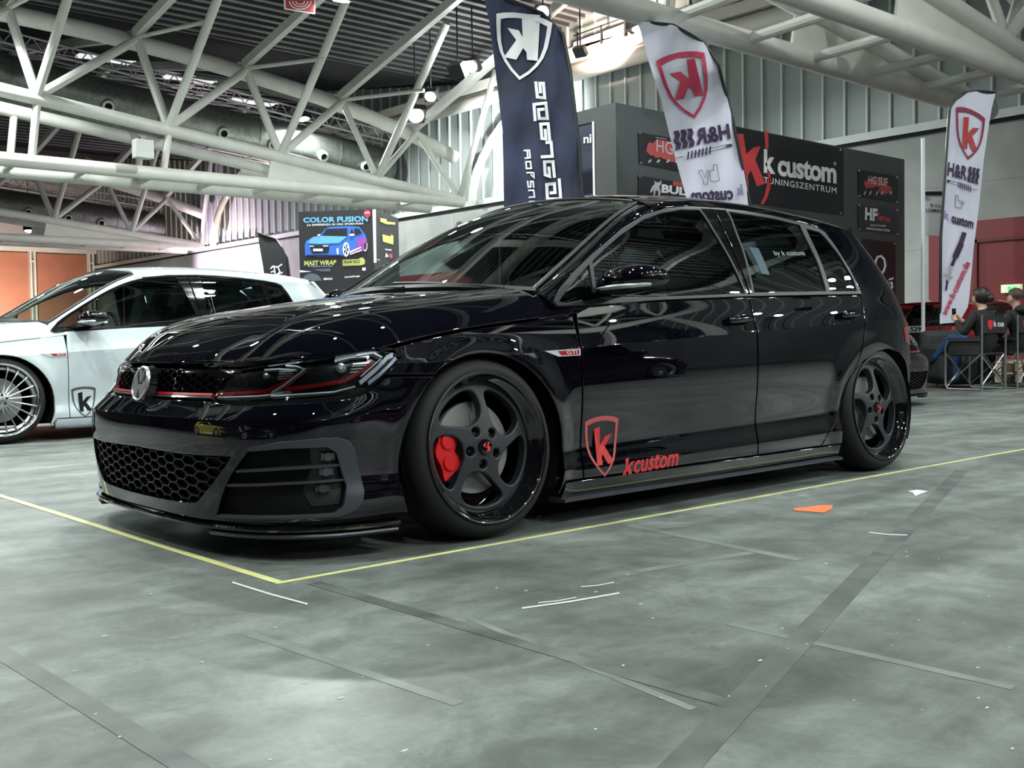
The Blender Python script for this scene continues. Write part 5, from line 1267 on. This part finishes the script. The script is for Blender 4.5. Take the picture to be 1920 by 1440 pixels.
# ---------------------------------------------------------------- doors, signs on the end wall
RD = mat('red_painted_door', (.17, .014, .018), .5, noise=(1, .1)); RD2 = mat('dark_red_frame', (.10, .010, .012), .5)
dr = tag(MB().bx(17.90, 18.0, 3.2, 6.74, 0, 2.86).build('door_1', RD, smooth=False), kind='structure')
MB().bx(17.86, 17.9, 5.75, 5.80, 0, 2.5).bx(17.86, 17.9, 3.2, 5.80, 2.44, 2.50).build('door_frame', RD2, dr, smooth=False)
es = MB().box(onX(1897, 541, 17.85), (.10, .36, .15)).build('exit_sign', mat('exit_sign_body', (.55, .58, .45), .5, emit=(.9, 1, .7), es=.35), smooth=False); tag(es, 'small lit green and white exit sign above the seated people', 'sign')
mb = MB()
for u0, u1 in ((1889, 1896), (1899, 1906)): put_poly(mb, [(u0, 537), (u1, 537), (u1, 545), (u0, 545)], lambda u, v: onX(u, v, 17.79))
mb.build('green_sign_field', mat('exit_green', (.05, .5, .12), .5, emit=(.1, 1, .25), es=.5), es, smooth=False)
dr2 = MB(); y0, y1 = onX(891, 530, 18)[1], onX(690, 530, 18)[1]; dr2.bx(17.9, 18.0, y0, y1, 0, 2.86); dr2 = tag(dr2.build('door_2', RD, smooth=False), kind='structure'); MB().bx(17.87, 17.9, y0+2, y0+2.06, 0, 2.5).bx(17.87, 17.9, y0+.1, y0+4, 2.44, 2.5).build('door_frame', RD2, dr2, smooth=False)
# pole with a booth number board
pp = atd(1731, 640, 15.7); pl = empty('sign_post', (pp[0], pp[1], 0)); tag(pl, 'thin white post carrying a white stand-number board', 'sign post')
def BL(mb, nm, m, sm=False): mb.v = [(x-pp[0], y-pp[1], z) for x, y, z in mb.v]; return mb.build(nm, m, pl, smooth=sm)
top = atd(1726, 262, 15.7); BL(MB().tube([(pp[0], pp[1], 0), (pp[0], pp[1], top[2])], .028, 12), 'post', mat('white_post', (.75, .76, .8), .4), True)
fa = lambda h: (lambda u, v: atd(u, v, 15.67-h)); mb = MB(); mb.prism([(1729, 357), (1800, 357), (1800, 447), (1731, 440)], 0, .03, lambda a, b, h: atd(a, b, 15.7+h)); BL(mb, 'number_board', mat('board_white', (.42, .43, .42), .6))
mb = MB(); put_poly(mb, [(1732, 359), (1798, 359), (1798, 366), (1732, 366)], fa(0)); put_text(mb, 'T32', [(1733, 370), (1744, 370), (1744, 376), (1733, 376)], fa(0), .02); put_text(mb, 'K CUSTOM', [(1745, 382), (1792, 386), (1792, 391), (1745, 387)], fa(0), .02); put_text(mb, 'LOMBAGGIO', [(1736, 391), (1792, 395), (1792, 400), (1736, 396)], fa(0), .02); BL(mb, 'board_lettering', MATTE)
# ---------------------------------------------------------------- floor tape and scraps
YT = mat('yellow_tape', (.52, .53, .22), .45, noise=(5, .12)); 
def strip(name, a, b, w, m, label, cat, h=.0016):
    a, b = np.array([*a, 0.]), np.array([*b, 0.]); t = (b-a)/np.linalg.norm(b-a); n = np.array([-t[1], t[0], 0])*w/2; V = [a+n, b+n, b-n, a-n]; mb = MB(); mb.add([q+[0, 0, .0002] for q in V]+[q+[0, 0, h] for q in V], [(3, 2, 1, 0), (4, 5, 6, 7), (0, 1, 5, 4), (1, 2, 6, 5), (2, 3, 7, 6), (3, 0, 4, 7)]); return tag(mb.build(name, m, smooth=False), label, cat)
strip('floor_tape', (-.885, -.985), (5.2, -1.003), .022, YT, 'long yellow tape line on the floor along the side of the car', 'tape')
strip('floor_tape', (-.872, -.975), (-.915, 3.4), .030, YT, 'yellow tape line on the floor crossing ahead of the car nose', 'tape', .0022)
FD = mat('dark_floor_mark', (.075, .083, .078), .5, noise=(7, .45))
strip('floor_stripe', (2.9, -1.20), (-1.9, -2.96), .065, FD, 'dark straight stripe on the concrete at the lower right', 'floor mark', .0010)
strip('floor_stripe', (-.80, -1.06), (-.775, -2.55), .045, FD, 'dark narrow stripe on the concrete running down from the tape corner', 'floor mark', .0012)
strip('floor_stripe', (-1.69, -1.0), (-1.655, -2.3), .050, FD, 'dark stripe on the concrete at the lower left corner', 'floor mark', .0010)
strip('floor_stripe', (4.1, -1.5), (6.5, -.1), .10, FD, 'short dark stripe on the concrete near the right edge', 'floor mark', .0010)
FP = mat('pale_floor_band', (.138, .153, .143), .5, noise=(6, .3))
def zq(u, v): return tuple(onZ(u, v, 0)[:2])
for a_, b_, w_, lab in (((1180, 985), (1500, 1050), .045, 'pale worn band on the concrete right of the front wheel'), ((1190, 1072), (1410, 1036), .04, 'pale worn band meeting the first one at an angle'), ((470, 1190), (860, 1320), .03, 'faint pale band on the concrete below the tape corner'), ((880, 1160), (1300, 1330), .022, 'scuffed pale band beside the dark narrow stripe'), ((1370, 1170), (1900, 1290), .03, 'faint pale band on the concrete at the lower right')):
    strip('floor_stripe', zq(*a_), zq(*b_), w_, FP, lab, 'floor mark', .0008)
mb = MB(); mb.prism([(1487, 953), (1512, 951), (1535, 947), (1562, 947), (1558, 955), (1545, 961), (1515, 959), (1490, 957)], 0, 1, lambda u, v, h: onZ(u, v, .0003+h*.0015)); tag(mb.build('tape_scrap', mat('orange_tape', (.75, .16, .05), .5), smooth=False), 'torn orange tape scrap on the floor right of the car', 'tape')
mb = MB(); mb.prism([(1702, 921), (1720, 918), (1740, 921), (1728, 925), (1716, 930), (1712, 924)], 0, 1, lambda u, v, h: onZ(u, v, .0003+h*.002)); tag(mb.build('paper_scrap', mat('white_scrap', (.6, .62, .62), .6), smooth=False), 'small white scrap on the floor near the right edge', 'scrap')
mb = MB(); rr = random.Random(9)
for q in range(70):
    u, v = rr.uniform(30, 1900), rr.uniform(1030, 1430)
    if q < 30: u, v = rr.uniform(900, 1900), rr.uniform(930, 1250)
    c = onZ(u, v, 0); s_ = rr.uniform(.001, .0034); a = rr.uniform(0, PI); n = 5
    mb.prism([(c[0]+s_*(1+.6*rr.random())*math.cos(a+2*PI*i/n)*(2.2 if q % 4 == 0 else 1), c[1]+s_*math.sin(a+2*PI*i/n)) for i in range(n)], .0002, .0014, lambda x, y, h: (x, y, h))
tag(mb.build('floor_flecks', mat('pale_fleck', (.5, .52, .5), .7), smooth=False), 'pale flecks and crumbs scattered over the concrete floor', 'flecks', kind='stuff')
mb = MB()
for u0, v0, u1, v1, w_ in ((437, 1092, 575, 1132, 3.2), (980, 1140, 1160, 1112, 3), (1010, 1130, 1080, 1120, 2), (1630, 998, 1700, 1003, 2), (1090, 1100, 1150, 1092, 2)):
    stroke(mb, [(u0, v0), ((u0+u1)/2, (v0+v1)/2+1.5), (u1, v1)], w_, lambda u, v: onZ(u, v, .0014))
tag(mb.build('floor_scratches', mat('pale_scratch', (.42, .45, .43), .7), smooth=False), 'thin pale scratches scraped into the concrete', 'scratches', kind='stuff')
# ---------------------------------------------------------------- cars
car = make_car('black lowered five-door hatchback with red shield sticker, in the foreground', 'car', PAINT)
# red door sticker: shield, k and lettering lie on the near front door
NDOOR = [c for c in car.children if c.name.startswith('front_door')][0]
def sticker(door, m_ring, m_k, m_text, d=.0012, text=True):
    qs = qmap((.700, .398), (.888, .402), (.884, .165), (.716, .160)); P = pS(d); mb = MB(); put_ring(mb, [tuple(qs(x, y)) for x, y in SHIELD], [tuple(qs(x, y)) for x, y in SHIELD_IN], P); mb.build('shield_sticker', m_ring, door, smooth=False)
    mb = MB(); put_poly(mb, [tuple(qs(x, y)) for x, y in KGL], P); mb.build('shield_letter', m_k, door, smooth=False)
    if text:
        mb = MB(); put_poly(mb, [(.905+.055*((x-.27)/.56)+.022*((y-.2)/.63)-.004, .158+.068*(y-.2)/.63) for x, y in KGL], P); put_text(mb, 'custom', [(.965, .222), (1.240, .232), (1.240, .168), (.965, .160)], P, .028, .25, 1.0); mb.build('sticker_lettering', m_text, door, smooth=False)
sticker(NDOOR, mat('faded_red_vinyl', (.50, .10, .10), .45), VINYL, VINYL)
NWIN = [c for c in car.children if c.name.startswith('side_window')][4]
mb = MB(); put_text(mb, 'by k custom', [(2.095, 1.105), (2.355, 1.118), (2.355, 1.085), (2.095, 1.075)], pS(-.0025), .02); mb.build('window_lettering', mat('frosted_print', (.16, .21, .21), .6), NWIN, smooth=False)
mb = MB(); put_fine(mb, [(1.915, 1.115), (1.985, 1.112), (2.005, .985), (1.945, .99)], pS(-.0027), .03); mb.build('blue_window_sheet', mat('teal_sheet', (.008, .05, .07), .5), NWIN, smooth=False)
WPAINT = mat('white_car_paint', (.56, .63, .66), .22, 0, .5, 1., .03)
wcar = make_car('white lowered hatchback with silver multi-spoke wheels, parked at the left', 'car', WPAINT, (-.052, 5.454, 0), 0, 'multi', trim=GLOSS, mirror_m=GLOSS)
sticker([c for c in wcar.children if c.name.startswith('front_door')][0], mat('grey_vinyl', (.08, .08, .08), .5), MATTE, MATTE, text=False)
DPAINT = mat('deep_plum_paint', (.012, .004, .010), .15, 0, .5, 1., .02)
c3 = make_car('dark car whose nose shows just behind the black hatchback tail', 'car', DPAINT, (7.12, 2.30, 0), PI/2, 'multi', badges=False)
RPAINT = mat('red_car_paint', (.30, .012, .014), .2, 0, .5, 1., .03)
c4 = make_car('red hatchback seen from behind between the booth and the white flag', 'car', RPAINT, (16.75, 4.72, 0), PI, 'multi', badges=False); c4.scale = (1, 1, .92)
for c_ in c4.children:
    if c_.name.startswith('rear_window'): c_.material_slots[0].material = GLOSS
make_car('plum-coloured hatchback opposite the black car, seen only as a reflection in its doors', 'car', mat('plum_paint', (.06, .008, .05), .2, 0, .5, 1., .02), (2.9, -8.3, 0), PI, 'multi', badges=False)
make_car('dark hatchback beside the plum one, seen only as a reflection', 'car', DPAINT, (8.2, -8.1, 0), PI, 'multi', badges=False)
make_car('yellow hatchback ahead of the black car, seen only as a reflection in its bumper', 'car', mat('yellow_paint', (.40, .33, .02), .2, 0, .5, 1., .02), (-7.6, 2.6, 0), PI/2, 'multi', badges=False)
make_car('dark hatchback ahead of the black car, seen only as a reflection in its bumper', 'car', DPAINT, (-7.2, -3.0, 0), PI/2, 'multi', badges=False)
pz = MB().box((3.405, .0, .85), (.012, .50, .11)).build('number_plate', mat('plate_white', (.7, .7, .7), .5), c4, smooth=False)
mb = MB(); put_text(mb, 'N·O 529', [(.22, .89), (-.22, .89), (-.22, .81), (.22, .81)], lambda a, b: (3.413, -a, b), .03); mb.build('plate_characters', MATTE, pz, smooth=False)
# ---------------------------------------------------------------- people on folding chairs
ALU = mat('brushed_aluminium_tube', (.42, .43, .44), .3, .9); CANV = mat('black_canvas', (.012, .012, .013), .8)
def director_chair(loc, rz, label):
    t = empty('folding_chair', loc, rz); tag(t, label, 'chair', None); B = lambda mb, nm, m, sm=True: mb.build(nm, m, t, smooth=sm)
    for sy in (-1, 1):
        y = sy*.27
        B(MB().tube([(-.22, y, .0), (-.22, y, .92)], .013, 8), 'back_post', ALU); B(MB().tube([(.22, y, .62), (.26, y, .55), (.26, y, .06), (.22, y, .015), (-.20, y, .015)], .013, 8), 'leg', ALU)
        B(MB().box((.0, y, .635), (.44, .05, .025)), 'armrest', CANV, False); B(MB().tube([(-.22, y, .62), (.22, y, .62)], .012, 8), 'arm_tube', ALU)
    for x in (-.20, .24): B(MB().tube([(x, -.26, .05), (x, .26, .44)], .010, 8), 'cross_brace', ALU); B(MB().tube([(x, .26, .05), (x, -.26, .44)], .010, 8), 'cross_brace', ALU)
    for sy in (-1, 1): B(MB().tube([(-.2, sy*.265, .44), (.24, sy*.265, .06)], .008, 6), 'side_brace', ALU)
    B(MB().box((.02, 0, .45), (.44, .52, .025)), 'seat', CANV, False); B(MB().box((.02, .24, .52), (.40, .012, .20)), 'side_panel', CANV, False)
    bk = B(MB().box((-.225, 0, .80), (.022, .54, .20)), 'backrest', CANV, False); mb = MB()
    q = qmap((.17, .86), (.05, .86), (.05, .74), (.17, .74)); put_poly(mb, [tuple(q(x, y)) for x, y in SHIELD], lambda a, b: (-.2375, a, b)); mb.build('backrest_mark', VINYL, bk, smooth=False)
    mb = MB(); put_text(mb, 'k cus', [(.03, .85), (-.20, .85), (-.20, .78), (.03, .78)], lambda a, b: (-.2375, a, b), .03); mb.build('backrest_lettering', WHITE, bk, smooth=False)
    return t
def skin(nodes, edges, name, mats, root, sub=2):
    """one continuous body grown round a skeleton; each face takes the material of its nearest bone"""
    names = list(nodes); me = bpy.data.meshes.new(name); me.from_pydata([nodes[n][0] for n in names], [(names.index(a), names.index(b)) for a, b, _ in edges], []); o = bpy.data.objects.new(name, me); COL.objects.link(o)
    md = o.modifiers.new('skin', 'SKIN'); md.use_smooth_shade = True
    for i, n in enumerate(names):
        r = nodes[n][1]; r = r if isinstance(r, tuple) else (r, r); me.skin_vertices[0].data[i].radius = r
        me.skin_vertices[0].data[i].use_root = i == 0
    sb = o.modifiers.new('sub', 'SUBSURF'); sb.levels = sub; sb.render_levels = sub
    dg = bpy.context.evaluated_depsgraph_get(); m2 = bpy.data.meshes.new_from_object(o.evaluated_get(dg)); bpy.data.objects.remove(o)
    C = np.array([p.center for p in m2.polygons]); best = np.full(len(C), 9.); idx = np.zeros(len(C), int)
    for a, b, k in edges:
        A, Bv = np.array(nodes[a][0]), np.array(nodes[b][0]); d = Bv-A; t = np.clip(((C-A) @ d)/(d @ d+1e-9), 0, 1); D = np.linalg.norm(C-(A+t[:, None]*d), axis=1)
        m = D < best; best[m] = D[m]; idx[m] = k
    m2.materials.clear(); [m2.materials.append(None) for _ in mats]; m2.polygons.foreach_set('material_index', idx.tolist()); m2.polygons.foreach_set('use_smooth', [True]*len(m2.polygons)); m2.name = name
    return link_mesh(name, m2, mats, root)
SKIN_ = mat('skin', (.46, .27, .20), .5); BLKC = mat('black_jacket', (.010, .010, .011), .8); JEAN = mat('blue_jeans', (.025, .075, .22), .8, noise=(20, .2)); DKC = mat('black_trousers', (.010, .010, .012), .8); HAIR = mat('dark_brown_hair', (.012, .007, .006), .5); HAIR2 = mat('short_brown_hair', (.045, .022, .015), .6); SHOE = mat('dark_shoe', (.02, .02, .022), .5)
def person(loc, rz, label, woman):
    t = empty('person', loc, rz); tag(t, label, 'person')
    N = {'pel': ((-.04, 0, .56), (.17, .13)), 'bel': ((-.02, 0, .70), (.15, .12)), 'che': ((.04, 0, .87), (.17, .12)), 'nkb': ((.04, 0, .985), .07), 'nk': ((.055, 0, 1.04), .052), 'jaw': ((.10, 0, 1.085), (.062, .07)), 'hd': ((.095, 0, 1.15), (.078, .09)), 'crn': ((.08, 0, 1.205), (.06, .07)), 'nose': ((.185, 0, 1.115), .012)}
    E = [('pel', 'bel', 1), ('bel', 'che', 1), ('che', 'nkb', 1), ('nkb', 'nk', 0), ('nk', 'jaw', 0), ('jaw', 'hd', 0), ('hd', 'crn', 0), ('hd', 'nose', 0)]
    for s, n in ((1, 'l'), (-1, 'r')):
        N[n+'ear'] = ((.08, s*.083, 1.125), .014); E.append(('hd', n+'ear', 0))
        N[n+'hip'] = ((.02, s*.09, .53), .095); N[n+'kn'] = ((.44, s*.10, .54), .065)
        N[n+'an'] = ((.47, s*.12, .12), .042); N[n+'toe'] = ((.62, s*.13, .05), .035)
        if woman and s > 0: N['lkn'] = ((.44, .03, .66), .065); N['lan'] = ((.72, -.06, .40), .042); N['ltoe'] = ((.84, -.07, .32), .035)
        E += [('pel', n+'hip', 1), (n+'hip', n+'kn', 2), (n+'kn', n+'an', 2), (n+'an', n+'toe', 3)]
        hz = .90 if woman else .66; hx = .40 if woman else .34
        N[n+'sh'] = ((.05, s*.19, .93), .070); N[n+'el'] = ((.14, s*.25, .70), .055); N[n+'wr'] = ((hx-.05, s*.075, hz-.05), .032); N[n+'pm'] = ((hx, s*.045, hz), (.030, .018))
        E += [('che', n+'sh', 1), (n+'sh', n+'el', 1), (n+'el', n+'wr', 1), (n+'wr', n+'pm', 0)]
        for j in range(4):
            a = (hx+.03, s*(.040-.004*j), hz+.035-.018*j); b = (hx+.055-.004*j, s*(.018), hz+.05-.020*j); N[n+'f%d' % j] = (a, .010); N[n+'g%d' % j] = (b, .008); E += [(n+'pm', n+'f%d' % j, 0), (n+'f%d' % j, n+'g%d' % j, 0)]
        N[n+'t0'] = ((hx-.005, s*.022, hz+.03), .011); N[n+'t1'] = ((hx+.02, s*.012, hz+.045), .009); E += [(n+'pm', n+'t0', 0), (n+'t0', n+'t1', 0)]
    b = skin(N, E, 'body', [SKIN_, BLKC, JEAN if woman else DKC, SHOE], t)
    def ell(c, r, cutf, n=24, m=16):
        mb = MB(); V = []; F = []
        for i in range(m+1):
            v = -PI/2+PI*i/m
            for j in range(n): u = 2*PI*j/n; V.append((c[0]+r[0]*math.cos(v)*math.cos(u), c[1]+r[1]*math.cos(v)*math.sin(u), c[2]+r[2]*math.sin(v)))
        for i in range(m):
            for j in range(n):
                q = (i*n+j, i*n+(j+1) % n, (i+1)*n+(j+1) % n, (i+1)*n+j); ce = np.mean([V[k] for k in q], 0)
                if cutf(ce): F.append(q)
        return mb.add(V, F)
    if woman:
        h = ell((.065, 0, 1.165), (.118, .098, .112), lambda p: p[0] < .105+.5*(p[2]-1.15) or p[2] > 1.225); h.build('hair', HAIR, b); ell((-.055, 0, 1.13), (.05, .045, .05), lambda p: True).build('hair_bun', HAIR, b)
        ph = MB().box((.43, 0, .945), (.012, .075, .15)).build('phone', GLOSS, None, smooth=False); ph.matrix_world = Matrix.Translation(loc) @ Matrix.Rotation(rz, 4, 'Z'); tag(ph, 'dark phone held up by the person with the hair bun', 'phone')
    else:
        h = ell((.07, 0, 1.175), (.108, .092, .095), lambda p: p[2] > 1.14+.9*max(0, p[0]-.05)); h.build('hair', HAIR2, b)
        ell((-.04, 0, .99), (.11, .15, .07), lambda p: True).build('hood', BLKC, b)
    return t
pb = onZ(1841, 733, 0); fa_ = math.atan2(1., .086); cfa, sfa = math.cos(fa_), math.sin(fa_)
def rot(x, y): return np.array([x*cfa-y*sfa, x*sfa+y*cfa, 0])
cc1 = pb-rot(-.22, .27); cc1[2] = 0; cc2 = cc1+rot(-.10, -.64)
director_chair(tuple(cc1), fa_, 'folding canvas chair with aluminium frame, the one nearer the white flag')
director_chair(tuple(cc2), fa_, 'folding canvas chair with aluminium frame, cut by the right edge')
person(tuple(cc1+rot(-.12, 0)), fa_, 'seated person with dark hair bun, black top and blue jeans looking at a phone', True)
person(tuple(cc2+rot(-.12, 0)), fa_, 'seated person with short hair and black hoodie at the right edge', False)
# dark seat cushion block and pale pallets behind them
SOF = mat('charcoal_upholstery', (.030, .031, .034), .8)
sp = atd(1792, 660, 14.1); so = empty('lounge_seat', (sp[0], sp[1], 0), fa_-.5); tag(so, 'charcoal padded lounge seat behind the seated people', 'lounge seat')
MB().box((0, 0, .22), (.62, .62, .36)).build('seat_base', SOF, so, bevel=.08); MB().box((.30, 0, .50), (.20, .66, .50)).build('backrest', SOF, so, bevel=.08); MB().box((-.05, .34, .34), (.6, .14, .46)).build('armrest', SOF, so, bevel=.07)
WOOD = mat('pale_pallet_wood', (.50, .42, .30), .65, noise=(6, .15))
for k, (u, D, lab) in enumerate(((1860, 14.7, 'pale wooden pallet stack seen through the chair legs'), (1925, 15.2, 'pale wooden pallet stack behind the right chair'))):
    c = atd(u+8, 690, D+.25); pt = empty('pallet_stack', (c[0], c[1], 0), .5+.2*k); tag(pt, lab, 'pallet')
    for j in range(2):
        for i in range(5): MB().box((0, -.28+i*.14, .145+j*.15), (.62, .10, .018)).build('deck_board', WOOD, pt, smooth=False)
        for i in range(3): MB().box((0, -.26+i*.26, .075+j*.15), (.60, .08, .11)).build('bearer', WOOD, pt, smooth=False)
